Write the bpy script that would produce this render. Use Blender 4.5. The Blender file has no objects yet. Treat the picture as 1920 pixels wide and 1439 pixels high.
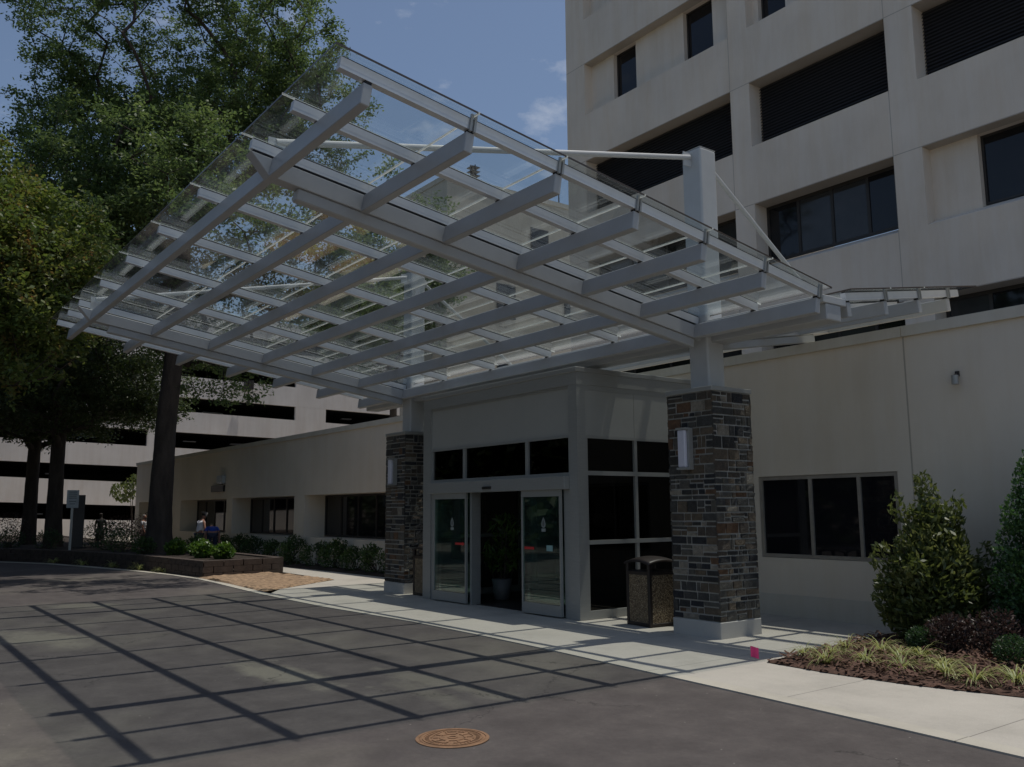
import bpy, bmesh, math, random
import numpy as np
from mathutils import Vector, Matrix
R = math.radians
sc = bpy.context.scene
COL = sc.collection
rng = np.random.default_rng(7)

# ------------------------------------------------------------------ helpers
def tag(o, label=None, cat=None, group=None, kind=None):
    if label: o['label'] = label
    if cat: o['category'] = cat
    if group: o['group'] = group
    if kind: o['kind'] = kind
    return o

def empty(name, loc=(0, 0, 0), rz=0.0):
    o = bpy.data.objects.new(name, None); COL.objects.link(o)
    o.location = loc; o.rotation_euler = (0, 0, rz); o.empty_display_size = .2
    return o

def thing(name, label, cat, loc=(0, 0, 0), rz=0.0, group=None):
    return tag(empty(name, loc, rz), label, cat, group)

def copy_tree(o, parent=None):
    c = o.copy(); COL.objects.link(c)
    if parent: c.parent = parent
    for ch in list(o.children): copy_tree(ch, c)
    return c

class MB:
    """collects faces, builds ONE mesh object"""
    def __init__(s): s.v = []; s.f = []; s.m = []
    def quad(s, pts, m=0):
        n = len(s.v); s.v += [tuple(p) for p in pts]; s.f.append(tuple(range(n, n + len(pts)))); s.m.append(m); return s
    def hexa(s, P, m=0):
        # P: 8 points, bottom 0-3 ccw, top 4-7
        n = len(s.v); s.v += [tuple(p) for p in P]
        for q in ((3, 2, 1, 0), (4, 5, 6, 7), (0, 1, 5, 4), (1, 2, 6, 5), (2, 3, 7, 6), (3, 0, 4, 7)):
            s.f.append(tuple(n + i for i in q)); s.m.append(m)
        return s
    def box(s, x0, x1, y0, y1, z0, z1, m=0):
        return s.hexa([(x0, y0, z0), (x1, y0, z0), (x1, y1, z0), (x0, y1, z0), (x0, y0, z1), (x1, y0, z1), (x1, y1, z1), (x0, y1, z1)], m)
    def prism(s, poly, z0, z1, m=0):
        n = len(s.v); k = len(poly)
        s.v += [(p[0], p[1], z0) for p in poly] + [(p[0], p[1], z1) for p in poly]
        s.f.append(tuple(range(n + k - 1, n - 1, -1))); s.f.append(tuple(range(n + k, n + 2 * k))); s.m += [m, m]
        for i in range(k):
            j = (i + 1) % k
            s.f.append((n + i, n + j, n + k + j, n + k + i)); s.m.append(m)
        return s
    def tube(s, a, b, ra, rb=None, k=8, m=0, caps=True):
        rb = ra if rb is None else rb
        a = Vector(a); b = Vector(b); d = (b - a)
        if d.length < 1e-6: return s
        d.normalize(); t = Vector((0, 0, 1)) if abs(d.z) < .9 else Vector((1, 0, 0))
        e1 = d.cross(t).normalized(); e2 = d.cross(e1)
        n = len(s.v)
        for c, r in ((a, ra), (b, rb)):
            for i in range(k):
                an = 2 * math.pi * i / k
                s.v.append(tuple(c + e1 * (r * math.cos(an)) + e2 * (r * math.sin(an))))
        for i in range(k):
            j = (i + 1) % k
            s.f.append((n + i, n + k + i, n + k + j, n + j)); s.m.append(m)
        if caps:
            s.f.append(tuple(range(n, n + k))); s.f.append(tuple(range(n + 2 * k - 1, n + k - 1, -1))); s.m += [m, m]
        return s
    def lathe(s, prof, k=32, c=(0, 0, 0), m=0):
        n = len(s.v); P = len(prof)
        for (r, z) in prof:
            for i in range(k):
                a = 2 * math.pi * i / k
                s.v.append((c[0] + r * math.cos(a), c[1] + r * math.sin(a), c[2] + z))
        for q in range(P - 1):
            for i in range(k):
                j = (i + 1) % k
                s.f.append((n + q * k + i, n + q * k + j, n + (q + 1) * k + j, n + (q + 1) * k + i)); s.m.append(m)
        return s
    def build(s, name, mats, parent=None, bevel=0, smooth=False, weld=False, seg=1):
        me = bpy.data.meshes.new(name); me.from_pydata(s.v, [], s.f)
        mats = mats if isinstance(mats, (list, tuple)) else [mats]
        for x in mats: me.materials.append(x)
        me.polygons.foreach_set('material_index', s.m)
        if bevel or weld:
            bm = bmesh.new(); bm.from_mesh(me)
            if weld: bmesh.ops.remove_doubles(bm, verts=bm.verts, dist=1e-4)
            if bevel: bmesh.ops.bevel(bm, geom=list(bm.edges), offset=bevel, segments=seg, affect='EDGES', profile=.5)
            bm.to_mesh(me); bm.free()
        if smooth: me.polygons.foreach_set('use_smooth', [True] * len(me.polygons))
        me.update()
        o = bpy.data.objects.new(name, me); COL.objects.link(o)
        if parent: o.parent = parent
        return o

# ------------------------------------------------------------------ materials
def mat(name):
    m = bpy.data.materials.new(name); m.use_nodes = True
    nt = m.node_tree; nt.nodes.clear()
    return m, nt, nt.nodes.new('ShaderNodeOutputMaterial')

def N(nt, t, **k):
    n = nt.nodes.new(t)
    for a, b in k.items():
        if a == 'inp':
            for i, v in b.items(): n.inputs[i].default_value = v
        else: setattr(n, a, b)
    return n
def L(nt, a, b): nt.links.new(a, b)
def c4(c): return (c[0], c[1], c[2], 1)

def noise(nt, scale, detail=4, rough=.6, coord='Object', vec=None):
    n = N(nt, 'ShaderNodeTexNoise'); n.inputs['Scale'].default_value = scale; n.inputs['Detail'].default_value = detail; n.inputs['Roughness'].default_value = rough
    if vec is None:
        tc = N(nt, 'ShaderNodeTexCoord'); vec = tc.outputs[coord]
    L(nt, vec, n.inputs['Vector']); return n

def ramp(nt, fac, stops):
    r = N(nt, 'ShaderNodeValToRGB'); e = r.color_ramp.elements
    e[0].position, e[0].color = stops[0][0], c4(stops[0][1])
    e[1].position, e[1].color = stops[-1][0], c4(stops[-1][1])
    for p, c in stops[1:-1]:
        x = e.new(p); x.color = c4(c)
    L(nt, fac, r.inputs[0]); return r

def mixc(nt, fac, a, b, mode='MIX'):
    m = N(nt, 'ShaderNodeMix', data_type='RGBA', blend_type=mode)
    if isinstance(fac, (int, float)): m.inputs[0].default_value = fac
    else: L(nt, fac, m.inputs[0])
    for i, x in ((6, a), (7, b)):
        if isinstance(x, tuple): m.inputs[i].default_value = c4(x)
        else: L(nt, x, m.inputs[i])
    return m.outputs[2]

def math1(nt, op, a, b=None, c=None):
    m = N(nt, 'ShaderNodeMath', operation=op)
    for i, x in enumerate((a, b, c)):
        if x is None: continue
        if isinstance(x, (int, float)): m.inputs[i].default_value = x
        else: L(nt, x, m.inputs[i])
    return m.outputs[0]

def simple(name, col, rough=.6, metal=0.0, var=.12, scale=6.0, bump=0.0, bscale=60.0, spec=.5, col2=None, stretch=None, bdist=.02):
    """principled with a two-scale noise variation of the thing's own colour"""
    m, nt, out = mat(name)
    b = N(nt, 'ShaderNodeBsdfPrincipled')
    vec = None
    if stretch:
        tc = N(nt, 'ShaderNodeTexCoord'); mp = N(nt, 'ShaderNodeMapping'); mp.inputs['Scale'].default_value = stretch
        L(nt, tc.outputs['Object'], mp.inputs[0]); vec = mp.outputs[0]
    n = noise(nt, scale, 6, .65, vec=vec)
    lo = tuple(x * (1 - var) for x in col) if col2 is None else col2
    hi = tuple(min(1, x * (1 + var)) for x in col) if col2 is None else col
    r = ramp(nt, n.outputs[0], [(.32, lo), (.68, hi)])
    L(nt, r.outputs[0], b.inputs['Base Color'])
    b.inputs['Roughness'].default_value = rough; b.inputs['Metallic'].default_value = metal
    b.inputs['Specular IOR Level'].default_value = spec
    if bump:
        n2 = noise(nt, bscale, 5, .7); bp = N(nt, 'ShaderNodeBump'); bp.inputs['Strength'].default_value = bump; bp.inputs['Distance'].default_value = bdist
        L(nt, n2.outputs[0], bp.inputs['Height']); L(nt, bp.outputs[0], b.inputs['Normal'])
    L(nt, b.outputs[0], out.inputs[0])
    return m

def glassy(name, tint, ior=1.5, haze=0.0, hazecol=(.8, .85, .83)):
    m, nt, out = mat(name)
    t = N(nt, 'ShaderNodeBsdfTransparent'); t.inputs[0].default_value = c4(tint)
    g = N(nt, 'ShaderNodeBsdfGlossy'); g.inputs['Roughness'].default_value = 0.0; g.inputs['Color'].default_value = (1, 1, 1, 1)
    lw = N(nt, 'ShaderNodeLayerWeight'); lw.inputs[0].default_value = .5      # Schlick, the same from both sides
    f0 = ((ior - 1) / (ior + 1)) ** 2
    fr = math1(nt, 'MULTIPLY_ADD', math1(nt, 'POWER', lw.outputs['Facing'], 5.0), 1 - f0, f0)
    mx = N(nt, 'ShaderNodeMixShader'); L(nt, fr, mx.inputs[0])
    src = t.outputs[0]
    if haze:
        d = N(nt, 'ShaderNodeBsdfDiffuse'); d.inputs[0].default_value = c4(hazecol)
        tr = N(nt, 'ShaderNodeBsdfTranslucent'); tr.inputs[0].default_value = c4(hazecol)
        a = N(nt, 'ShaderNodeMixShader'); a.inputs[0].default_value = .5; L(nt, d.outputs[0], a.inputs[1]); L(nt, tr.outputs[0], a.inputs[2])
        n = noise(nt, 1.3, 5, .7)
        mr = N(nt, 'ShaderNodeMapRange'); mr.inputs[1].default_value = .3; mr.inputs[2].default_value = .7; mr.inputs[3].default_value = haze * .4; mr.inputs[4].default_value = haze * 1.6
        L(nt, n.outputs[0], mr.inputs[0])
        h = N(nt, 'ShaderNodeMixShader'); L(nt, mr.outputs[0], h.inputs[0]); L(nt, t.outputs[0], h.inputs[1]); L(nt, a.outputs[0], h.inputs[2]); src = h.outputs[0]
    L(nt, src, mx.inputs[1]); L(nt, g.outputs[0], mx.inputs[2]); L(nt, mx.outputs[0], out.inputs[0])
    return m

def leafmat(name, cols, trans=.35, scale=.9, rough=.5):
    m, nt, out = mat(name)
    n = noise(nt, scale, 3, .7); n2 = noise(nt, scale * 9, 2, .6)
    ad = math1(nt, 'ADD', math1(nt, 'MULTIPLY', n.outputs[0], .55), math1(nt, 'MULTIPLY', n2.outputs[0], .45))
    k = len(cols); r = ramp(nt, ad, [(.34 + .32 * i / (k - 1), c) for i, c in enumerate(cols)])
    p = N(nt, 'ShaderNodeBsdfPrincipled'); L(nt, r.outputs[0], p.inputs['Base Color']); p.inputs['Roughness'].default_value = rough
    t = N(nt, 'ShaderNodeBsdfTranslucent')
    hs = N(nt, 'ShaderNodeHueSaturation'); hs.inputs['Value'].default_value = 1.5; hs.inputs['Saturation'].default_value = 1.1; hs.inputs['Hue'].default_value = .485
    L(nt, r.outputs[0], hs.inputs['Color']); L(nt, hs.outputs[0], t.inputs[0])
    mx = N(nt, 'ShaderNodeMixShader'); mx.inputs[0].default_value = trans
    L(nt, p.outputs[0], mx.inputs[1]); L(nt, t.outputs[0], mx.inputs[2]); L(nt, mx.outputs[0], out.inputs[0])
    return m

STAINS = [(-9.0, 3.75, 1.25, .33, .12, .62), (-7.5, 4.75, 1.3, .2, .1, .4), (-7.2, 4.4, .8, .2, -.1, .3), (-13.5, 2.2, 1.4, .5, .3, .55), (-17.6, 3.55, .8, .5, .6, .45), (-7.0, .6, .9, .7, .2, .4)]
def asphalt():
    m, nt, out = mat('asphalt')
    b = N(nt, 'ShaderNodeBsdfPrincipled')
    fine = noise(nt, 210, 3, .8); mid = noise(nt, 2.2, 6, .65); big = noise(nt, .28, 4, .6)
    base = ramp(nt, mid.outputs[0], [(.25, (.066, .058, .056)), (.5, (.089, .079, .076)), (.75, (.118, .105, .099))])
    c = mixc(nt, .55, base.outputs[0], ramp(nt, fine.outputs[0], [(.3, (.25, .25, .25)), (.7, (.78, .77, .75))]).outputs[0], 'OVERLAY')
    # pale limey run-off stains and dusty blotches, with a shape of their own
    st = ramp(nt, big.outputs[0], [(.52, (0, 0, 0)), (.70, (.8, .8, .8))])
    c = mixc(nt, math1(nt, 'MULTIPLY', st.outputs[0], .55), c, (.21, .195, .155))
    # pale lime wash where water has dried, each with its own ragged outline
    tc0 = N(nt, 'ShaderNodeTexCoord'); wob = noise(nt, 1.6, 5, .7)
    for (sx, sy, rx, ry, ro, k) in STAINS:
        m_ = N(nt, 'ShaderNodeMapping'); m_.vector_type = 'TEXTURE'; m_.inputs['Location'].default_value = (sx, sy, 0); m_.inputs['Rotation'].default_value = (0, 0, ro); m_.inputs['Scale'].default_value = (rx, ry, 1)
        L(nt, tc0.outputs['Object'], m_.inputs[0]); ln = N(nt, 'ShaderNodeVectorMath', operation='LENGTH'); L(nt, m_.outputs[0], ln.inputs[0])
        d_ = math1(nt, 'ADD', ln.outputs['Value'], math1(nt, 'MULTIPLY', math1(nt, 'SUBTRACT', wob.outputs[0], .5), 2.2))
        mr = N(nt, 'ShaderNodeMapRange'); mr.inputs[1].default_value = 1.05; mr.inputs[2].default_value = .45; mr.inputs[3].default_value = 0; mr.inputs[4].default_value = k; L(nt, d_, mr.inputs[0])
        c = mixc(nt, mr.outputs[0], c, (.24, .225, .175))
    # hairline cracks
    cv = N(nt, 'ShaderNodeTexVoronoi', feature='DISTANCE_TO_EDGE'); cv.inputs['Scale'].default_value = .42
    wv = N(nt, 'ShaderNodeVectorMath', operation='MULTIPLY_ADD'); L(nt, noise(nt, 1.4, 5, .7).outputs['Color'], wv.inputs[0]); wv.inputs[1].default_value = (1.1, 1.1, 0); L(nt, tc0.outputs['Object'], wv.inputs[2]); L(nt, wv.outputs[0], cv.inputs['Vector'])
    ck = math1(nt, 'MULTIPLY', math1(nt, 'LESS_THAN', cv.outputs['Distance'], .0045), math1(nt, 'GREATER_THAN', noise(nt, .35, 3).outputs[0], .52))
    c = mixc(nt, math1(nt, 'MULTIPLY', ck, .55), c, (.03, .028, .026))
    md = noise(nt, 26, 4, .75); c = mixc(nt, .4, c, ramp(nt, md.outputs[0], [(.3, (.36, .36, .36)), (.7, (.64, .63, .62))]).outputs[0], 'OVERLAY')
    oil = ramp(nt, noise(nt, .9, 3, .5).outputs[0], [(.66, (0, 0, 0)), (.74, (.5, .5, .5))]); c = mixc(nt, oil.outputs[0], c, (.04, .037, .036))
    tc = N(nt, 'ShaderNodeTexCoord'); v = N(nt, 'ShaderNodeTexVoronoi'); v.inputs['Scale'].default_value = 7; L(nt, tc.outputs['Object'], v.inputs['Vector'])
    g = math1(nt, 'LESS_THAN', v.outputs['Distance'], .045)
    g = math1(nt, 'MULTIPLY', g, math1(nt, 'GREATER_THAN', noise(nt, 1.1, 2).outputs[0], .50))
    c = mixc(nt, g, c, (.3, .28, .25))
    L(nt, c, b.inputs['Base Color']); b.inputs['Roughness'].default_value = .85; b.inputs['Specular IOR Level'].default_value = .3
    bp = N(nt, 'ShaderNodeBump'); bp.inputs['Strength'].default_value = .35; bp.inputs['Distance'].default_value = .006
    L(nt, fine.outputs[0], bp.inputs['Height']); L(nt, bp.outputs[0], b.inputs['Normal']); L(nt, b.outputs[0], out.inputs[0])
    return m

def groove(nt, coord, period, offset, width):
    """1 inside a joint of `width` repeating every `period`"""
    a = math1(nt, 'ADD', coord, offset); a = math1(nt, 'FLOORED_MODULO', a, period)
    return math1(nt, 'LESS_THAN', a, width)

def concrete(name, col, joints=None):
    m, nt, out = mat(name)
    b = N(nt, 'ShaderNodeBsdfPrincipled')
    mid = noise(nt, 1.1, 7, .7); fine = noise(nt, 120, 3, .7)
    c = ramp(nt, mid.outputs[0], [(.25, tuple(x * .8 for x in col)), (.5, col), (.8, tuple(min(1, x * 1.12) for x in col))]).outputs[0]
    c = mixc(nt, .3, c, ramp(nt, fine.outputs[0], [(.3, (.35, .35, .35)), (.7, (.65, .65, .65))]).outputs[0], 'OVERLAY')
    if joints:
        tc = N(nt, 'ShaderNodeTexCoord'); sp = N(nt, 'ShaderNodeSeparateXYZ'); L(nt, tc.outputs['Object'], sp.inputs[0])
        g = groove(nt, sp.outputs[0], joints[0], joints[1], .012)
        g2 = groove(nt, sp.outputs[1], joints[2], joints[3], .012)
        c = mixc(nt, math1(nt, 'MULTIPLY', math1(nt, 'MAXIMUM', g, g2), .6), c, (.10, .095, .085))
    L(nt, c, b.inputs['Base Color']); b.inputs['Roughness'].default_value = .85; b.inputs['Specular IOR Level'].default_value = .25
    bp = N(nt, 'ShaderNodeBump'); bp.inputs['Strength'].default_value = .15; bp.inputs['Distance'].default_value = .004
    L(nt, fine.outputs[0], bp.inputs['Height']); L(nt, bp.outputs[0], b.inputs['Normal']); L(nt, b.outputs[0], out.inputs[0])
    return m

def stucco(name, col, zper=None, zoff=0, xs=(), streak=.5):
    m, nt, out = mat(name)
    b = N(nt, 'ShaderNodeBsdfPrincipled')
    tc = N(nt, 'ShaderNodeTexCoord'); sp = N(nt, 'ShaderNodeSeparateXYZ'); L(nt, tc.outputs['Object'], sp.inputs[0])
    mp = N(nt, 'ShaderNodeMapping'); mp.inputs['Scale'].default_value = (2.2, 2.2, .22); L(nt, tc.outputs['Object'], mp.inputs[0])
    s = noise(nt, 1.0, 6, .7, vec=mp.outputs[0]); big = noise(nt, .35, 5, .6); fine = noise(nt, 90, 3, .7)
    c = ramp(nt, big.outputs[0], [(.3, tuple(x * .9 for x in col)), (.7, tuple(min(1, x * 1.07) for x in col))]).outputs[0]
    c = mixc(nt, streak, c, ramp(nt, s.outputs[0], [(.28, (.36, .35, .34)), (.6, (.54, .54, .54))]).outputs[0], 'OVERLAY')
    g = None
    if zper: g = groove(nt, sp.outputs[2], zper, zoff, .025)
    for x in xs:
        q = math1(nt, 'LESS_THAN', math1(nt, 'ABSOLUTE', math1(nt, 'SUBTRACT', sp.outputs[0], x)), .012)
        g = q if g is None else math1(nt, 'MAXIMUM', g, q)
    if g is not None: c = mixc(nt, math1(nt, 'MULTIPLY', g, .55), c, tuple(x * .3 for x in col))
    L(nt, c, b.inputs['Base Color']); b.inputs['Roughness'].default_value = .9; b.inputs['Specular IOR Level'].default_value = .2
    bp = N(nt, 'ShaderNodeBump'); bp.inputs['Strength'].default_value = .25; bp.inputs['Distance'].default_value = .006
    L(nt, fine.outputs[0], bp.inputs['Height']); L(nt, bp.outputs[0], b.inputs['Normal']); L(nt, b.outputs[0], out.inputs[0])
    return m

M = {}
M['asphalt'] = asphalt()
M['walk'] = concrete('walk_concrete', (.475, .445, .39), (1.65, .05, 60, 0))
M['kerb'] = concrete('kerb_concrete', (.49, .46, .39), (3.3, .05, 60, 0))
M['plinth'] = concrete('plinth_concrete', (.50, .48, .44))
M['steel'] = simple('painted_steel', (.44, .45, .45), .36, 0, .05, 3, .03, 200)
M['steel2'] = simple('painted_steel_flat', (.52, .53, .525), .5, 0, .04, 3)
M['alu'] = simple('clear_aluminium', (.36, .365, .35), .38, .3, .05, 5, stretch=(1, 1, 12))
M['purlin'] = simple('extruded_aluminium', (.70, .71, .71), .35, .25, .04, 5)
M['gasket_shade'] = simple('black_gasket_gap_shade', (.012, .012, .013), .6)
M['panel'] = simple('grey_wall_panel', (.40, .40, .375), .35, .1, .03, 2)
M['glass'] = glassy('canopy_glass', (.905, .93, .925), 1.5, .006)
M['edge'] = simple('glass_edge', (.085, .065, .05), .3)
M['doorglass'] = glassy('door_glass', (.62, .76, .72), 1.85, .03, (.55, .75, .68))
M['tint'] = glassy('tinted_glass', (.12, .13, .135), 1.33)
M['dark'] = simple('dark_window_glass', (.010, .0105, .013), .04, 0, .2, 1, spec=.45)
M['dark2'] = simple('window_with_blind', (.040, .041, .043), .06, 0, .25, .8, spec=.45)
M['pot'] = simple('grey_pot', (.13, .13, .13), .6)
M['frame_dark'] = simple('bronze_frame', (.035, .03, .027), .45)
M['black'] = simple('black_plastic', (.012, .011, .011), .4)
M['low'] = stucco('low_wing_stucco', (.725, .65, .535), xs=(-6.40,), streak=.3)
M['lowdark'] = stucco('coping_stone', (.62, .58, .49), streak=.4)
M['tower'] = stucco('tower_concrete', (.745, .665, .575), 4.0, 1.0, (-17.16, -11.84, -6.5), .55)
M['louver'] = simple('black_louvre', (.05, .05, .055), .5)
M['garage'] = stucco('garage_concrete', (.665, .62, .585), streak=.5)
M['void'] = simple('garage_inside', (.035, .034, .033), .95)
M['rear'] = stucco('rear_block_stucco', (.48, .45, .39), streak=.4)
M['roofing'] = simple('gravel_roofing', (.46, .39, .30), .95)
M['mortar'] = simple('mortar', (.36, .35, .315), .95, 0, .15, 30, .4, 90)
for i, c in enumerate([(.018, .020, .025), (.062, .061, .056), (.105, .098, .082), (.128, .098, .066), (.28, .25, .20), (.14, .075, .038), (.085, .068, .052), (.032, .031, .028)]):
    M['st%d' % i] = simple('ledge_stone_%s' % 'abcdefgh'[i], c, .7, 0, .32, 14, 1.0, 21, .5, bdist=.06)
STONES = [M['st%d' % i] for i in range(8)]
M['timber'] = simple('planter_block', (.070, .052, .042), .9, 0, .3, 5, .6, 30)
M['soil'] = simple('dark_soil', (.035, .025, .018), 1, 0, .4, 8, .8, 40)
M['mulch'] = simple('brown_mulch', (.10, .055, .038), 1, 0, .45, 30, .9, 60)
M['chip'] = simple('mulch_chip', (.12, .065, .045), .95, 0, .5, 9)
M['clay'] = simple('orange_clay', (.33, .225, .14), 1, 0, .5, 9, .8, 40)
M['bark'] = simple('dark_bark', (.060, .047, .038), .95, 0, .4, 4, 1, 22, stretch=(1, 1, .3))
M['rust'] = simple('rusty_iron', (.27, .155, .085), .8, .15, .28, 9, .4, 60)
M['pebble'] = None
M['seal'] = leafmat('pale_sealant', [(.60, .61, .59), (.68, .69, .67)], .6, 2, .5)
M['brownplastic'] = simple('dark_brown_plastic', (.020, .014, .012), .45)
M['lamp'] = simple('frosted_lens', (.62, .62, .70), .3, 0, .03)
M['pink'] = simple('pink_plastic_film', (.80, .05, .22), .5)
M['sign'] = simple('sign_sheet', (.42, .45, .45), .5)
M['signink'] = simple('sign_ink', (.12, .13, .13), .6)
M['red'] = simple('red_sticker', (.55, .03, .03), .5)
M['white'] = simple('white_sticker', (.26, .29, .28), .5)
M['teal'] = simple('teal_sticker', (.25, .42, .42), .5)
M['skin'] = simple('skin', (.30, .15, .10), .6, 0, .08)
M['hair'] = simple('dark_hair', (.02, .014, .01), .7)
M['capcloth'] = simple('grey_cap_cloth', (.22, .21, .2), .9)
M['whitecloth'] = simple('white_cotton', (.72, .73, .78), .9, 0, .05, 8, .2, 20)
M['bluecloth'] = simple('blue_cotton', (.02, .06, .32), .9, 0, .15, 8)
M['darkcloth'] = simple('charcoal_cotton', (.02, .02, .022), .9)
M['jeans'] = simple('navy_denim', (.03, .035, .06), .9)
M['carpaint'] = simple('silver_paint', (.35, .36, .38), .25, .4, .03)
M['tyre'] = simple('rubber', (.02, .02, .02), .9)
M['oak'] = leafmat('oak_leaf', [(.046, .080, .030), (.092, .145, .050), (.175, .235, .088)], .46, .8)
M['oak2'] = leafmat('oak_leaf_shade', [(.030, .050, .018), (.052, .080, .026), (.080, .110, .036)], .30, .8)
M['myrtle'] = leafmat('myrtle_leaf', [(.048, .088, .022), (.088, .140, .034), (.135, .170, .045), (.22, .13, .052)], .42, .8, .5)
M['magnolia'] = leafmat('magnolia_leaf', [(.050, .075, .024), (.095, .125, .036), (.25, .27, .11)], .38, 2.6, .45)
M['holly'] = leafmat('holly_leaf', [(.028, .07, .024), (.050, .115, .036), (.10, .19, .06)], .30, 2.2, .45)
M['purple'] = leafmat('purple_leaf', [(.032, .022, .020), (.055, .036, .031), (.11, .072, .058)], .3, 3, .5)
M['boxwood'] = leafmat('boxwood_leaf', [(.025, .055, .02), (.04, .085, .03), (.06, .11, .04)], .3, 3, .5)
M['azalea'] = leafmat('azalea_leaf', [(.03, .06, .02), (.05, .1, .03), (.11, .17, .05)], .35, 2, .45)
M['hosta'] = leafmat('bright_leaf', [(.04, .10, .02), (.08, .16, .03), (.18, .26, .07)], .4, 2, .4)
M['liriope'] = leafmat('striped_grass_leaf', [(.16, .23, .06), (.36, .40, .15), (.58, .58, .30)], .35, 14, .5)
M['woods'] = leafmat('added_wood_leaf', [(.025, .045, .016), (.04, .065, .022), (.06, .09, .03)], .3, .5)

def pebbledash():
    m, nt, out = mat('pebble_panel'); b = N(nt, 'ShaderNodeBsdfPrincipled')
    tc = N(nt, 'ShaderNodeTexCoord'); v = N(nt, 'ShaderNodeTexVoronoi'); v.inputs['Scale'].default_value = 75; L(nt, tc.outputs['Object'], v.inputs['Vector'])
    r = ramp(nt, v.outputs['Color'], [(.1, (.16, .115, .065)), (.5, (.42, .32, .19)), (.9, (.62, .52, .36))])
    d = ramp(nt, v.outputs['Distance'], [(.25, (1, 1, 1)), (.6, (.25, .22, .2))])
    L(nt, mixc(nt, 1.0, r.outputs[0], d.outputs[0], 'MULTIPLY'), b.inputs['Base Color']); b.inputs['Roughness'].default_value = .7
    bp = N(nt, 'ShaderNodeBump'); bp.invert = True; bp.inputs['Strength'].default_value = .9; bp.inputs['Distance'].default_value = .008
    L(nt, v.outputs['Distance'], bp.inputs['Height']); L(nt, bp.outputs[0], b.inputs['Normal']); L(nt, b.outputs[0], out.inputs[0])
    return m
M['pebble'] = pebbledash()
SUN = 4.1; SKY = .135; EXPO = -.66; CLOUD = (1.3, 2.1, .4)
# ------------------------------------------------------------------ world-space part builder
def put(mb, name, mats, parent, **k):
    """mesh given in world coordinates, parented to a thing (or one of its parts)"""
    o = mb.build(name, mats, parent, **k)
    if parent is not None and parent.type == 'EMPTY': o.location = -parent.location
    return o

def wall_sheet(mb, x0, x1, z0, z1, y, ops=(), m=0):
    xs = sorted({x0, x1} | {v for o in ops for v in (o[0], o[1]) if x0 < v < x1})
    zs = sorted({z0, z1} | {v for o in ops for v in (o[2], o[3]) if z0 < v < z1})
    for i in range(len(xs) - 1):
        for j in range(len(zs) - 1):
            cx = (xs[i] + xs[i + 1]) / 2; cz = (zs[j] + zs[j + 1]) / 2
            if any(o[0] < cx < o[1] and o[2] < cz < o[3] for o in ops): continue
            mb.quad([(xs[i], y, zs[j]), (xs[i + 1], y, zs[j]), (xs[i + 1], y, zs[j + 1]), (xs[i], y, zs[j + 1])], m)
    for (a, b, c, d, dep, rise) in ops:
        yb = y + dep
        mb.quad([(a, y, c), (a, y, d), (a, yb, d), (a, yb, c + rise)], m)
        mb.quad([(b, y, c), (b, yb, c + rise), (b, yb, d), (b, y, d)], m)
        mb.quad([(a, y, d), (b, y, d), (b, yb, d), (a, yb, d)], m)
        mb.quad([(a, y, c), (a, yb, c + rise), (b, yb, c + rise), (b, y, c)], m)

def strip_window(parent, x0, x1, z0, z1, y, fw, mulls, fm, gm, dep=.06, name='window', blinds=(0,)):
    """frame with mullions, facing -Y, plus its panes as one sub-part"""
    f = MB()
    f.box(x0, x1, y, y + dep, z0, z0 + fw); f.box(x0, x1, y, y + dep, z1 - fw, z1)
    f.box(x0, x0 + fw, y, y + dep, z0 + fw, z1 - fw); f.box(x1 - fw, x1, y, y + dep, z0 + fw, z1 - fw)
    for mx in mulls: f.box(mx - fw / 2, mx + fw / 2, y, y + dep, z0 + fw, z1 - fw)
    fo = put(f, name, fm, parent)
    g = MB(); e = [x0 + fw] + [v for mx in mulls for v in (mx - fw / 2, mx + fw / 2)] + [x1 - fw]
    for i in range(0, len(e), 2): g.box(e[i], e[i + 1], y + dep * .5, y + dep * .75, z0 + fw, z1 - fw, blinds[(i // 2) % len(blinds)])
    put(g, 'pane', [gm, M['dark2']], fo)
    return fo

# ------------------------------------------------------------------ ground
EDGE = [(-60, -14), (-50, -6), (-43, -.5), (-39, 2.2), (-35.15, 4.3), (-32.97, 5.27), (-30.03, 5.99), (-27.2, 6.56), (-24.44, 6.97), (-22.29, 7.07), (-20.5, 6.98), (-19.0, 6.88), (-17.59, 6.80),
        (-14.66, 6.76), (-11.76, 6.9), (-10.1, 6.87), (-8.35, 6.80), (-6.42, 6.66), (-5.05, 6.56), (-3.81, 6.46), (-2.86, 6.37), (0, 6.15), (6, 5.7), (20, 4.6), (60, 1)]
def offs(path, d):
    out = []
    for i, p in enumerate(path):
        a = Vector(path[max(0, i - 1)]); b = Vector(path[min(len(path) - 1, i + 1)])
        t = (b - a).normalized(); out.append((p[0] - t.y * d, p[1] + t.x * d))
    return out
def strip(name, A, B, z, m, **k):
    mb = MB()
    for i in range(len(A) - 1):
        mb.quad([(A[i][0], A[i][1], z), (A[i + 1][0], A[i + 1][1], z), (B[i + 1][0], B[i + 1][1], z), (B[i][0], B[i][1], z)])
    return tag(mb.build(name, m), kind='structure')
gm = simple('far_ground', (.42, .38, .31), .95, 0, .3, .3)
tag(MB().quad([(-900, -900, -.12), (900, -900, -.12), (900, 900, -.12), (-900, 900, -.12)]).build('ground', gm), kind='structure')
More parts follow.
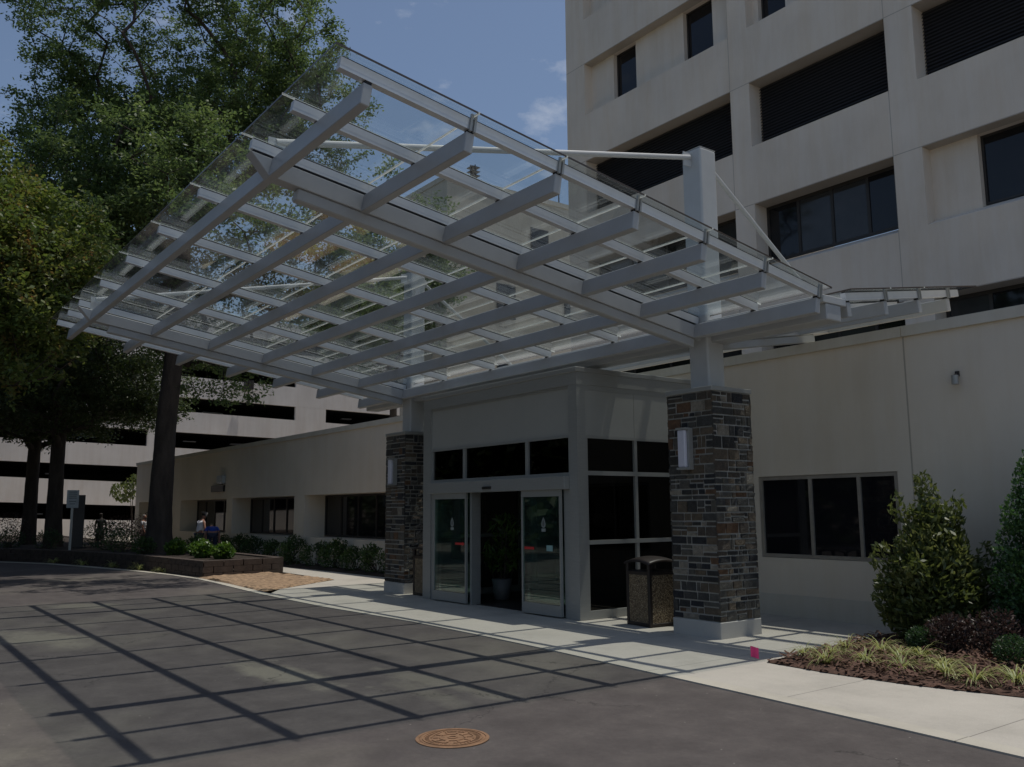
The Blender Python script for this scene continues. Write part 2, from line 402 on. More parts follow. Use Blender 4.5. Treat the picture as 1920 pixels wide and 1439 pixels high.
# the drive: asphalt from the kerb out to a far edge
strip('road', [(p[0], p[1] - 45) for p in EDGE], EDGE, -.014, M['asphalt'])
kin = offs(EDGE, .19)
kb = MB()
for i in range(len(EDGE) - 1):
    a, b, c, d = EDGE[i], EDGE[i + 1], kin[i + 1], kin[i]
    kb.quad([(a[0], a[1], 0), (b[0], b[1], 0), (c[0], c[1], 0), (d[0], d[1], 0)])
    kb.quad([(a[0], a[1], -.08), (b[0], b[1], -.08), (b[0], b[1], 0), (a[0], a[1], 0)])
tag(kb.build('kerb', M['kerb']), kind='structure')
kin2 = offs(EDGE, .206)
i0 = 12; i1 = 24
front = kin2[i0:i1 + 1]
walk = [(p[0], p[1], -.004) for p in front] + [(60, 12.2, -.004), (-26.4, 12.2, -.004), (-26.4, 10.4, -.004), (-24.4, 9.7, -.004), (-19.95, 9.55, -.004), (-18.5, 7.6, -.004)]
tag(MB().quad(walk).build('sidewalk', M['walk']), kind='structure')
# path behind the planter
tag(MB().quad([(-60, 9.75, -.008), (-24.5, 9.75, -.008), (-26.4, 10.7, -.008), (-60, 10.7, -.008)]).build('path', M['walk']), kind='structure')
# orange clay patch
def bumpy(name, poly, z, amp, m, step=.09, kind='structure', seed=1):
    bm = bmesh.new(); bm.faces.new([bm.verts.new((p[0], p[1], z)) for p in poly])
    xs = [p[0] for p in poly]; ys = [p[1] for p in poly]
    for k in range(int((max(xs) - min(xs)) / step)):
        x = min(xs) + k * step; bmesh.ops.bisect_plane(bm, geom=bm.verts[:] + bm.edges[:] + bm.faces[:], plane_co=(x, 0, 0), plane_no=(1, 0, 0))
    for k in range(int((max(ys) - min(ys)) / step)):
        y = min(ys) + k * step; bmesh.ops.bisect_plane(bm, geom=bm.verts[:] + bm.edges[:] + bm.faces[:], plane_co=(0, y, 0), plane_no=(0, 1, 0))
    r = random.Random(seed)
    from mathutils import noise as mn
    for v in bm.verts:
        if not v.is_boundary: v.co.z += amp * (.6 + mn.noise(v.co * 1.7) + .5 * mn.noise(v.co * 6)) + r.uniform(0, amp * .35)
    me = bpy.data.meshes.new(name); bm.to_mesh(me); bm.free(); me.materials.append(m)
    o = bpy.data.objects.new(name, me); COL.objects.link(o); return tag(o, kind=kind)
bumpy('clay_patch', [(-23.3, 7.22), (-20.5, 7.17), (-18.9, 7.07), (-18.0, 7.0), (-18.6, 7.8), (-19.98, 9.55), (-22.2, 9.3), (-23.6, 9.0)], .002, .04, M['clay'], .10)
# planting bed by the right wall
bed = [(-6.18, 8.04), (-5.4, 8.0), (-4.6, 8.06), (-3.66, 8.30), (-2.6, 8.6), (-1, 9), (3, 9.6), (3, 11.66), (-6.5, 11.66), (-6.42, 10.3), (-6.25, 9.0)]
bumpy('mulch_bed', bed, .004, .022, M['mulch'], .08, seed=3)
lbed = [(-17.5, 11.62), (-18.2, 10.95), (-20.0, 10.85), (-23.5, 10.75), (-26.4, 10.5), (-34, 10.55), (-47, 10.7), (-47, 11.62)]
bumpy('rear_bed', lbed, .003, .05, M['soil'], .22, seed=4)
def inpoly(x, y, P):
    c = False; j = len(P) - 1
    for i in range(len(P)):
        if (P[i][1] > y) != (P[j][1] > y) and x < (P[j][0] - P[i][0]) * (y - P[i][1]) / (P[j][1] - P[i][1]) + P[i][0]: c = not c
        j = i
    return c
rr = random.Random(11); ch = MB()
for k in range(5200):
    x = rr.uniform(-6.5, -2.2); y = rr.uniform(7.97, 10.6)
    if not inpoly(x, y, bed): continue
    a = rr.uniform(0, 6.28); l = rr.uniform(.015, .05); w = rr.uniform(.006, .016); z = rr.uniform(.03, .09) if inpoly(x, y - .12, bed) else rr.uniform(.008, .03)
    ca, sa = math.cos(a) * l, math.sin(a) * l; t = rr.uniform(-.02, .02); px, py = -math.sin(a) * w, math.cos(a) * w
    ch.quad([(x - ca - px, y - sa - py, z - t), (x + ca - px, y + sa - py, z + t), (x + ca + px, y + sa + py, z + t + .006), (x - ca + px, y - sa + py, z - t + .006)])
tag(ch.build('mulch_chips', M['chip']), kind='stuff')

# ------------------------------------------------------------------ raised planter
PW = [(-23.45, 9.45), (-23.12, 7.46), (-24.8, 7.42), (-27.3, 7.22), (-30.1, 6.72), (-33.1, 6.02), (-35.4, 5.1), (-38.6, 3.4), (-42, 1.2)]
pl = thing('raised_planter', 'long low planter wall of dark stacked blocks along the left kerb', 'planter', (-26, 7.4, 0))
w = MB(); inn = offs(PW, .26); r2 = random.Random(5)
for i in range(len(PW) - 1):
    a, b = Vector(PW[i]), Vector(PW[i + 1]); ia, ib = Vector(inn[i]), Vector(inn[i + 1]); n = max(1, int((b - a).length / .42))
    outv = (a - ia).normalized()
    for row in range(3):
        sh = .5 if row % 2 else 0
        for k in range(-1, n + 1):
            t0 = max(0, (k + sh) / n); t1 = min(1, (k + 1 + sh) / n - .012)
            if t1 <= t0: continue
            jx = outv * r2.uniform(-.012, .018)
            P0, P1 = a.lerp(b, t0) + jx, a.lerp(b, t1) + jx; Q0, Q1 = ia.lerp(ib, t0), ia.lerp(ib, t1)
            z0 = -.05 + row * .155; z1 = z0 + .147
            w.hexa([(P0.x, P0.y, z0), (P1.x, P1.y, z0), (Q1.x, Q1.y, z0), (Q0.x, Q0.y, z0), (P0.x, P0.y, z1), (P1.x, P1.y, z1), (Q1.x, Q1.y, z1), (Q0.x, Q0.y, z1)])
put(w, 'block_wall', M['timber'], pl)
s = MB(); s.quad([(p[0], p[1], .36) for p in inn] + [(-60, -6, .36), (-60, 9.6, .36), (-23.7, 9.45, .36)][0:3])
put(s, 'soil', M['soil'], pl)
bk = MB(); bk.box(-60, -23.5, 9.46, 9.7, -.05, .40); put(bk, 'back_wall', M['timber'], pl)

# ------------------------------------------------------------------ glass canopy
XR, XL = -6.0293, -17.9825
SL = .152583; Z7 = 4.152365; Y7 = 9.1091
RY = [3.0489, 4.0502, 5.0510, 6.0710, 7.0806, 8.0905, 9.1091]
KF = math.hypot(1, SL); NF = Vector((0, SL, 1)) / KF
def CF(x, y, o): return Vector((x, y, Z7 + SL * (Y7 - y))) + NF * o
S2 = .161; ZR = 4.172; YR = 9.74; NR = Vector((0, -S2, 1)) / math.hypot(1, S2)
RR = [9.74, 10.6, 11.46, 12.26]
def CR(x, y, o): return Vector((x, y, ZR + S2 * (y - YR))) + NR * o
def pbox(mb, F, x0, x1, y0, y1, o0, o1, m=0):
    return mb.hexa([F(x0, y0, o0), F(x1, y0, o0), F(x1, y1, o0), F(x0, y1, o0), F(x0, y0, o1), F(x1, y0, o1), F(x1, y1, o1), F(x0, y1, o1)], m)
can = thing('glass_canopy', 'butterfly glass entrance canopy on grey steel beams with two tall masts', 'canopy', (-8, 9.39, 3.26))
for y in RY: put(pbox(MB(), CF, XL, XR, y, y + .085, -.1914, 0), 'rafter', M['steel'], can, bevel=.007)
for y in RR: put(pbox(MB(), CR, XL, XR, y, y + .085, -.182, 0), 'rafter', M['steel'], can, bevel=.007)
GX = (-7.9485, -15.9536)
def ext(mb, poly, F, x0, x1, m=0):
    """extrude a polygon given as (y, o) in the sloped frame across x"""
    n = len(mb.v); k = len(poly)
    mb.v += [tuple(F(x0, y, o)) for y, o in poly] + [tuple(F(x1, y, o)) for y, o in poly]
    mb.f += [tuple(range(n, n + k)), tuple(range(n + 2 * k - 1, n + k - 1, -1))]; mb.m += [m, m]
    for i in range(k):
        j = (i + 1) % k; mb.f.append((n + j, n + i, n + k + i, n + k + j)); mb.m.append(m)
    return mb
for gx in GX:
    g = put(ext(MB(), [(2.83, -.004), (3.05, -.188), (9.3, -.188), (9.3, -.004)], CF, gx - .15, gx), 'girder', M['steel'], can, bevel=.006)
    t = MB(); pbox(t, CF, gx - .135, gx - .02, 3.36, 9.16, -.315, -.1885); put(t, 'bottom_chord', M['steel'], g, bevel=.012)
    g = put(ext(MB(), [(9.62, -.004), (9.62, -.178), (12.3, -.178), (12.5, -.004)], CR, gx - .15, gx), 'girder', M['steel'], can, bevel=.006)
    t = MB(); pbox(t, CR, gx - .135, gx - .02, 9.64, 11.9, -.30, -.1785); put(t, 'bottom_chord', M['steel'], g, bevel=.012)
    cx = gx - .05; h = .17
    m_ = MB(); m_.box(cx - h, cx + h, 9.221, 9.561, 3.2575, 6.72)
    mast = put(m_, 'mast', M['steel2'], can, bevel=.03, seg=3)
    put(MB().box(cx - h + .004, cx + h - .004, 9.225, 9.557, 6.7205, 6.727), 'mast_cap', M['steel2'], mast)
    A, B = Vector((cx, 9.19, 6.6)), Vector((cx, 3.1, 5.27)); d = (B - A).normalized()
    put(MB().tube(A, B, .036, k=12), 'tie_rod', M['steel2'], can, smooth=False)
    put(MB().box(cx - .008, cx + .008, 9.06, 9.2205, 6.46, 6.66), 'tie_plate', M['steel2'], can); put(MB().box(cx - .012, cx + .012, 3.02, 3.2, 5.05, 5.31), 'tie_plate', M['steel2'], can)
    A, B = Vector((cx, 9.6, 6.55)), Vector((cx, 11.62, 5.2)); E_ = Vector((cx, 12.0, 4.62))
    put(MB().tube(A, A + (B - A) * 1.28, .034, k=12), 'tie_rod', M['steel2'], can)
    put(MB().box(cx - .008, cx + .008, 9.5615, 9.69, 6.44, 6.62), 'tie_plate', M['steel2'], can)
gt = put(MB().box(XL, XR, 9.306, 9.612, 3.905, 4.11), 'gutter_beam', M['steel'], can, bevel=.012)
put(MB().box(XL - .02, XR + .01, 9.236, 9.715, 4.112, 4.205), 'gutter_cover', M['steel2'], gt, bevel=.006)
PX = [XR - .03, -6.985, -7.985, -9.6, -11.2, -12.82, -14.43, -16.03, -16.97, XL + .03]
def purlin(F, x, y0, y1, ys, full):
    mb = MB(); pbox(mb, F, x - .035, x + .035, y0, y1, .022, .122, 0)
    pbox(mb, F, x - .036, x + .036, y0, y1, .056, .060, 0)
    pbox(mb, F, x - .022, x + .022, y0 + .01, y1 - .01, .1225, .139, 1)
    for q in ([(y0 + .03, y1 - .01)] if full else [(y + .012, y + .073) for y in ys]): pbox(mb, F, x - .028, x + .028, q[0], q[1], .001, .0215, 1)  # lower black strips paint the shade in the gap under the purlin
    return put(mb, 'purlin', [M['purlin'], M['gasket_shade']], can)
for i, x in enumerate(PX): purlin(CF, x, 2.83, 9.19, RY, i in (2, 7)); purlin(CR, x, 9.735, 12.62, RR, i in (2, 7))
for F, ys in ((CF, RY), (CR, RR)):
    for y in ys[1:]:
        mb = MB(); pbox(mb, F, XR + .006, XR + .03, y + .012, y + .034, .0, .162); pbox(mb, F, XR + .006, XR + .03, y + .052, y + .074, .0, .162); put(mb, 'glass_clamp', M['alu'], can)
XB = [-5.925] + PX[1:9] + [-18.06]
YB = [2.725] + [y + .042 for y in RY[1:6]] + [9.285]
YB2 = [9.72] + [y + .042 for y in RR[1:3]] + [13.02]
def pane(F, x0, x1, y0, y1, rim):
    mb = MB(); g = .008
    P = [F(x, y, o) for o in (.1395, .1595) for x, y in ((x0 + g, y0 + g), (x1 - g, y0 + g), (x1 - g, y1 - g), (x0 + g, y1 - g))]
    mb.hexa(P, 0)
    for k in range(4): mb.m[2 + k] = 1 if rim[k] else 0
    return put(mb, 'glass_pane', [M['glass'], M['edge']], can)
for i in range(9):
    for j in range(6): pane(CF, XB[i + 1], XB[i], YB[j], YB[j + 1], (j == 0, i == 0, j == 5, i == 8))
    for j in range(3): pane(CR, XB[i + 1], XB[i], YB2[j], YB2[j + 1], (j == 0, i == 0, j == 2, i == 8))

for F, ys in ((CF, YB[1:-1]), (CR, YB2[1:-1])):
    for y in ys: put(pbox(MB(), F, XB[-1], XB[0], y - .0075, y + .0075, .141, .156), 'seam_sealant', M['seal'], can)
for x in XB[1:-1]: put(pbox(MB(), CF, x - .0075, x + .0075, YB[0], YB[-1], .1415, .1555), 'seam_sealant', M['seal'], can)

# ------------------------------------------------------------------ stone piers
def stone_face(mb, r, W, H, P):
    """random ashlar on a W x H face; P(u, v, out) gives the 3-D point"""
    v = 0
    def st(u0, u1, v0, v1):
        g = .0085
        if u1 - u0 < .03: return
        o = r.uniform(.010, .018); j = lambda: r.uniform(-.0055, .0055)
        ua = u0 - .011 if u0 < .001 else u0 + g; ub = u1 + .011 if u1 > W - .001 else u1 - g     # corner stones turn the corner
        b = [(ua, v0 + g), (ub, v0 + g), (ub, v1 - g), (ua, v1 - g)]
        t = [(x + j() + (.005 if i in (0, 3) else -.005), y + j() + (.004 if i < 2 else -.004)) for i, (x, y) in enumerate(b)]
        mi = r.choices(range(8), (14, 18, 18, 16, 7, 5, 14, 12))[0] + 1
        mb.hexa([P(x, y, -.004) for x, y in b] + [P(x, y, o + r.uniform(-.006, .008)) for x, y in t], mi)
    while v < H - .01:
        h = min(r.choice((.065, .08, .095, .11, .13, .15, .17)), H - v)
        if H - v - h < .05: h = H - v
        u = 0
        while u < W - .01:
            w_ = min(r.uniform(.07, .28), W - u)
            if W - u - w_ < .06: w_ = W - u
            if h > .11 and r.random() < .5:
                s_ = h * r.choice((.4, .5, .6))
                if r.random() < .35 and w_ > .15:
                    q = w_ * r.uniform(.35, .65); st(u, u + q, v, v + s_); st(u + q, u + w_, v, v + s_); st(u, u + w_, v + s_, v + h)
                else: st(u, u + w_, v, v + s_); st(u, u + w_, v + s_, v + h)
            else: st(u, u + w_, v, v + h)
            u += w_
        v += h
def pier(px, label, seed):
    W = .819; y0 = 8.9816; x1 = px; x0 = px - W; y1 = y0 + W
    t = thing('stone_pier', label, 'pier', (px - W / 2, y0 + W / 2, 0), group='stone piers under the canopy masts')
    put(MB().box(x0, x1, y0, y1, -.05, .2027), 'base_block', M['plinth'], t, bevel=.008)
    r = random.Random(seed); mb = MB(); i = .022; z0, z1 = .203, 3.194; H = z1 - z0
    mb.box(x0 + i, x1 - i, y0 + i, y1 - i, z0, z1, 0)
    a, b, c, d = x0 + i, x1 - i, y0 + i, y1 - i; w_ = W - 2 * i
    stone_face(mb, r, w_, H, lambda u, v, o: (a + u, c - o, z0 + v))
    stone_face(mb, r, w_, H, lambda u, v, o: (b + o, c + u, z0 + v))
    stone_face(mb, r, w_, H, lambda u, v, o: (b - u, d + o, z0 + v))
    stone_face(mb, r, w_, H, lambda u, v, o: (a - o, d - u, z0 + v))
    put(mb, 'stone_shaft', [M['mortar']] + STONES, t)
    put(MB().box(x0 - .004, x1 + .004, y0 - .004, y1 + .004, 3.1945, 3.256), 'cap', M['alu'], t, bevel=.005)
    return t
pier(-7.5889, 'square ledgestone pier with grey cap, nearer one beside the right trash can', 21)
pier(-15.629, 'square ledgestone pier with grey cap, farther one left of the entrance doors', 22)
def sconce(cx, label):
    t = thing('wall_lamp', label, 'lamp', (cx, 8.95, 2.15), group='tall box lamps on the stone piers')
    put(MB().box(cx - .085, cx + .085, 8.90, 8.985, 2.16, 2.72), 'backplate', M['alu'], t)
    put(MB().box(cx - .07, cx + .062, 8.845, 8.8995, 2.19, 2.69), 'diffuser', M['lamp'], t, bevel=.012)
    put(MB().box(cx - .085, cx + .085, 8.835, 8.8995, 2.692, 2.72).box(cx - .085, cx + .085, 8.835, 8.8995, 2.16, 2.188), 'end_caps', M['alu'], t)
sconce(-8.03, 'tall narrow white box lamp on the stone pier nearer the right shrubs')
sconce(-16.03, 'tall narrow white box lamp on the stone pier left of the doors')

# ------------------------------------------------------------------ entrance vestibule
VX, VX0, VY, WY = -10.1515, -14.694, 8.8577, 11.688
ves = thing('entrance_vestibule', 'grey metal and glass entrance box with open sliding doors under the canopy', 'entrance', ((VX + VX0) / 2, VY + .1, 0))
fr = MB()
fr.box(-10.354, VX, VY, 9.03, 0, 3.5695); fr.box(VX0, -14.423, VY, 9.03, 0, 3.5695)          # corner posts
fr.box(-10.33, VX - .012, 11.45, WY - .002, 0, 3.5695); fr.box(VX0 + .012, -14.5, 11.45, WY - .002, 0, 3.5695)
a, b = -14.4225, -10.3545
fr.box(a, b, VY + .02, VY + .12, 2.755, 2.80); fr.box(a, b, VY + .02, VY + .12, 2.157, 2.213); fr.box(a, b, VY + .02, VY + .12, 3.535, 3.5695)
for x0, x1 in ((-14.4225, -14.39), (-13.352, -13.275), (-11.492, -11.419), (-10.39, -10.3545)): fr.box(x0, x1, VY + .025, VY + .115, 2.2135, 2.7545)
for sx in (VX - .084, VX0 + .02):
    for z0, z1 in ((2.74, 2.785), (2.168, 2.234), (1.112, 1.174), (0.0, .123), (3.49, 3.5695)): fr.box(sx, sx + .08, 9.0305, 11.4495, z0, z1)
    for y0, y1 in ((9.0305, 9.075), (10.083, 10.144), (11.1, 11.16)):
        for z0, z1 in ((.1235, 1.1115), (1.1745, 2.1675), (2.2345, 2.7395)): fr.box(sx + .005, sx + .075, y0, y1, z0, z1)
put(fr, 'frame', M['alu'], ves)
fa = MB(); fa.box(VX0 - .004, VX + .004, VY - .004, WY - .003, 3.57, 3.765)
put(fa, 'fascia', M['alu'], ves)
ro = MB(); ro.box(VX0 - .014, VX + .014, VY - .02, WY - .003, 3.7655, 3.8427); put(ro, 'roof', M['alu'], ves, bevel=.006)
for q in ((a, b, VY + .035, VY + .075, 2.8005, 3.5345), (VX - .03, VX - .008, 9.031, 10.088, 2.7855, 3.4895), (VX - .03, VX - .008, 10.094, 11.4, 2.7855, 3.4895), (VX0 + .03, VX0 + .06, 9.0755, 11.4, 2.7855, 3.4895)): put(MB().box(*q), 'wall_panel', M['panel'], ves)
for x0, x1 in ((-14.39, -13.352), (-13.275, -11.492), (-11.419, -10.39)): put(MB().box(x0, x1, VY + .06, VY + .07, 2.2135, 2.7545), 'transom_glass', M['tint'], ves)
for sx in (VX - .06, VX0 + .06):
    for y0, y1 in ((9.0755, 10.0825), (10.1445, 11.0995), (11.1605, 11.449)):
        for z0, z1 in ((.1235, 1.1115), (1.1745, 2.1675), (2.2345, 2.7395)): put(MB().box(sx, sx + .01, y0, y1, z0, z1), 'side_glass', M['tint'], ves)
hd = put(MB().box(-14.395, -10.36, VY - .10, VY + .02, 1.954, 2.1565), 'door_header', M['alu'], ves, bevel=.005)
put(MB().box(-12.53, -12.29, VY - .135, VY - .1005, 2.0, 2.045), 'motion_sensor', M['black'], hd, bevel=.008)
def slider(x0, x1, y, sticker):
    f = MB(); d = .045
    f.box(x0, x1, y, y + d, .02, .185); f.box(x0, x1, y, y + d, 1.85, 1.953)
    f.box(x0, x0 + .03, y + .001, y + d - .001, .1855, 1.8495); f.box(x1 - .03, x1, y + .001, y + d - .001, .1855, 1.8495)
    o = put(f, 'sliding_door', M['alu'], ves)
    put(MB().box(x0 + .03, x1 - .03, y + .018, y + .028, .1855, 1.8495), 'pane', M['doorglass'], o)
    return o
dl = slider(-14.23, -13.14, VY - .055, 0); dr = slider(-11.512, -10.52, VY - .055, 1)
def sticker_card(cx, z, o, y):
    w = MB(); w.box(cx - .05, cx + .05, y, y + .003, z - .13, z - .08)
    w.quad([(cx + q[0], y, z + q[1]) for q in ((0, .1), (.035, .045), (.055, -.01), (.045, -.05), (.02, -.068), (-.02, -.068), (-.045, -.05), (-.055, -.01), (-.035, .045))][::-1])
    put(w, 'sticker', M['white'], o)
    k = MB(); yy = y - .002      # teardrop mark in a ring
    pts = [(0, .07), (.028, .01), (.03, -.02), (.015, -.045), (0, -.05), (-.015, -.045), (-.03, -.02), (-.028, .01)]
    k.quad([(cx + p[0], yy, z + p[1]) for p in pts][::-1])
    n = 0
    for i in range(n):
        t0, t1 = math.pi * (1.12 + .76 * i / n), math.pi * (1.12 + .76 * (i + 1) / n)
        k.quad([(cx + .048 * math.cos(t0), yy, z - .02 + .055 * math.sin(t0)), (cx + .048 * math.cos(t1), yy, z - .02 + .055 * math.sin(t1)), (cx + .04 * math.cos(t1), yy, z - .02 + .045 * math.sin(t1)), (cx + .04 * math.cos(t0), yy, z - .02 + .045 * math.sin(t0))])
    put(k, 'sticker_mark', M['signink'], o)
yg = VY - .055 + .012
sticker_card(-13.60, 1.42, dl, yg); sticker_card(-10.95, 1.43, dr, yg)
put(MB().prism([(-.0, 0)] * 0 or [(-13.5, yg), (-13.26, yg), (-13.26, yg + .003), (-13.5, yg + .003)], 1.03, 1.07).quad([(-13.26, yg, 1.015), (-13.19, yg, 1.05), (-13.26, yg, 1.085)]), 'red_arrow', M['red'], dl)
put(MB().box(-11.45, -11.2, yg, yg + .003, 1.015, 1.055), 'red_label', M['red'], dr)
put(MB().box(-10.88, -10.73, yg, yg + .003, 1.0, 1.09), 'teal_label', M['teal'], dr)
for q in ((-14.42, -14.24, VY + .02, VY + .12, 0.0, 2.156), (-13.13, -13.075, VY + .03, VY + .22, 0.0, 2.156), (-10.515, -10.355, VY + .02, VY + .12, 0, 2.156)): put(MB().box(*q), 'door_jamb', M['alu'], ves)
fx = MB()     # fixed side lights behind the sliders
fx.box(-14.2395, -13.1305, VY + .05, VY + .06, .0, 2.156); fx.box(-11.5, -10.516, VY + .05, VY + .06, 0, 2.156); put(fx, 'side_light', M['doorglass'], ves)
# inside: floor mat, ceiling, inner door line
put(MB().box(VX0 + .13, VX - .13, VY + .13, WY - .005, -.003, .006), 'floor_mat', M['frame_dark'], ves)
put(MB().box(VX0 + .13, VX - .13, VY + .13, WY - .005, 2.9, 2.95), 'ceiling', M['roofing'], ves)
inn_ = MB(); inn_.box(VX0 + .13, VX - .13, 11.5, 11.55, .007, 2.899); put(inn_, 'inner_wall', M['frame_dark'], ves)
dd = MB()
for x0, x1 in ((-13.9, -12.95), (-12.9, -12.0), (-11.95, -11.0)):
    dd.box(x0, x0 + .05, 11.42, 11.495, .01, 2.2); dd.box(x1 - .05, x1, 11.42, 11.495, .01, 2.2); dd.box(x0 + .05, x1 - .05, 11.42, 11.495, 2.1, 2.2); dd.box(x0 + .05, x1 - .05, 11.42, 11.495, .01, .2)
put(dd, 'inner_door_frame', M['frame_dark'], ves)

# ------------------------------------------------------------------ low wing
low = thing('low_wing', 'long single storey beige wing with a flat roof behind the canopy', 'building', (-20, WY + 4, 0))
ops = [(-47.0, -43.2, .83, 2.155, .8, 0), (-40.0, -34.08, .83, 2.155, .8, 0), (-33.43, -27.55, .83, 2.155, .8, 0), (-26.75, -20.9, .83, 2.155, .8, 0), (-8.985, -6.62, .875, 2.14, .09, 0), (-4.4, -.8, .875, 2.14, .09, 0), (VX0 + .14, VX - .14, 0.02, 2.6, .3, 0)]
wm = MB(); wall_sheet(wm, -47.73, 30, -.05, 4.014, WY, ops)
wm.quad([(-47.73, WY, -.05), (-47.73, WY, 4.014), (-47.73, 20.5, 4.014), (-47.73, 20.5, -.05)])
wm.quad([(30, WY, -.05), (30, 20.5, -.05), (30, 20.5, 4.014), (30, WY, 4.014)])
wm.quad([(-47.73, 20.5, -.05), (-47.73, 20.5, 4.014), (-27, 20.5, 4.014), (-27, 20.5, -.05)])
put(wm, 'wall', M['low'], low)
put(MB().quad([(-47.6, WY + .12, 3.95), (29.9, WY + .12, 3.95), (29.9, 21.7, 3.95), (-47.6, 21.7, 3.95)]), 'roof', M['roofing'], low)
cp = MB(); cp.box(-47.78, -6.405, WY - .05, WY + .28, 4.0145, 4.162).box(-6.395, 30, WY - .05, WY + .28, 4.0145, 4.162).box(-47.78, -47.45, WY + .2805, 20.5, 4.0145, 4.162)
put(cp, 'coping', M['lowdark'], low)
pb = MB(); pb.box(VX + .001, 30, WY - .035, WY - .001, -.05, .32); put(pb, 'base_course', M['lowdark'], low)
strip_window(low, -46.995, -43.205, .835, 2.15, WY + .72, .06, (-45.6, -44.3), M['frame_dark'], M['dark'])
for x0, x1 in ((-39.995, -34.085), (-33.425, -27.555), (-26.745, -20.905)):
    strip_window(low, x0, x1, .835, 2.15, WY + .72, .06, tuple(x0 + (x1 - x0) * k / 5 for k in range(1, 5)), M['frame_dark'], M['dark'])
tan = simple('tan_window_frame', (.30, .27, .225), .5)
strip_window(low, -8.98, -6.625, .88, 2.135, WY + .012, .055, (-8.05, -7.235), tan, M['dark'])
strip_window(low, -4.395, -.805, .88, 2.135, WY + .012, .055, (-3.2, -2.0), tan, M['dark'])

# small things on the low wing wall
t = thing('wall_spotlight', 'small grey cylinder light high on the plain right wall', 'lamp', (-5.675, WY, 3.25))
put(MB().box(-5.70, -5.65, WY - .03, WY - .001, 3.36, 3.43).tube((-5.675, WY - .09, 3.37), (-5.675, WY - .03, 3.40), .012), 'bracket', M['frame_dark'], t)
put(MB().tube((-5.675, WY - .09, 3.25), (-5.675, WY - .09, 3.37), .045, k=16), 'lamp_body', M['alu'], t)
t = thing('wall_sign', 'small black plaque on the left wing between trunk and windows', 'sign', (-35.2, WY, 2.55))
put(MB().box(-35.75, -34.3, WY - .08, WY - .001, 2.43, 2.68), 'plaque', M['black'], t)
t = thing('wall_pack', 'small pale box light above the black plaque', 'lamp', (-34.6, WY, 2.85))
put(MB().box(-34.9, -34.25, WY - .16, WY - .001, 2.76, 3.05), 'housing', M['sign'], t, bevel=.02)
put(MB().box(-34.8, -34.35, WY - .15, WY - .02, 2.735, 2.758), 'lens', M['lamp'], t)

# ------------------------------------------------------------------ tower
TY = 21.8
tow = thing('hospital_tower', 'tall beige concrete tower with deep recessed window bands and black louvres', 'building', (-10, TY + 8, 0))
bays = [(-24.17, -17.16), (-16.41, -11.84), (-11.04, -6.50), (-5.75, -1.2), (-.4, 4.1), (4.9, 9.4)]
heads = [7.0 + 4.0 * k for k in range(6)]
tops = []
for z in heads:
    for (x0, x1) in bays: tops.append((x0, x1, z - 2.12, z, .66, .30))
tw = MB(); wall_sheet(tw, -25.24, 10.2, 0, 29, TY, tops)
tw.quad([(-25.24, TY, 0), (-25.24, TY, 29), (-25.24, 40, 29), (-25.24, 40, 0)]); tw.quad([(10.2, TY, 0), (10.2, 40, 0), (10.2, 40, 29), (10.2, TY, 29)])
tw.quad([(-25.24, TY, 29), (10.2, TY, 29), (10.2, 40, 29), (-25.24, 40, 29)])
put(tw, 'wall', M['tower'], tow)
def infill(x0, x1, z0, z1, wins):
    """recessed panel with tall window slots"""
    y = TY + .40; mb = MB()
    wall_sheet(mb, x0 + .001, x1 - .001, z0 + .18, z1 - .002, y, [(a, b, z0 + .18, z1 - .002, .24, .1) for a, b in wins])
    put(mb, 'infill_panel', M['tower'], tow)
    for a, b in wins: strip_window(tow, a + .002, b - .002, z0 + .29, z1 - .004, TY + .58, .06, (), M['frame_dark'], M['dark'])
for li, z in enumerate(heads):
    z0 = z - 2.12
    for bi, (x0, x1) in enumerate(bays):
        w_ = x1 - x0
        if li == 2:
            mb = MB(); n = 18; zl = z0 + .31; hh = (z - .01 - zl) / n
            for k in range(n):
                za = zl + k * hh
                mb.hexa([(x0 + .002, TY + .50, za), (x1 - .002, TY + .50, za), (x1 - .002, TY + .515, za), (x0 + .002, TY + .515, za), (x0 + .002, TY + .57, za + hh * .8), (x1 - .002, TY + .57, za + hh * .8), (x1 - .002, TY + .585, za + hh * .8), (x0 + .002, TY + .585, za + hh * .8)])
            mb.box(x0 + .002, x1 - .002, TY + .6, TY + .65, zl, z - .002)
            put(mb, 'louvre', M['louver'], tow)
        elif li == 0 or (li == 1 and bi in (0, 1, 3)):
            strip_window(tow, x0 + .002, x1 - .002, z0 + .305, z - .004, TY + .58, .09, tuple(x0 + w_ * k / 4 for k in (1, 2, 3)), M['frame_dark'], M['dark'], blinds=(0, 1, 1, 0) if bi % 2 else (1, 0, 0, 1))
        elif bi == 0: infill(x0, x1, z0, z, [(x0 + 1.25, x0 + 2.45), (x0 + 4.80, x0 + 6.1)])
        elif li == 1: infill(x0, x1, z0, z, [(x0 + 1.22, x0 + 2.42)])
        else: infill(x0, x1, z0, z, [(x0 + .2, x0 + 1.22), (x0 + 3.3, x0 + 4.4)])

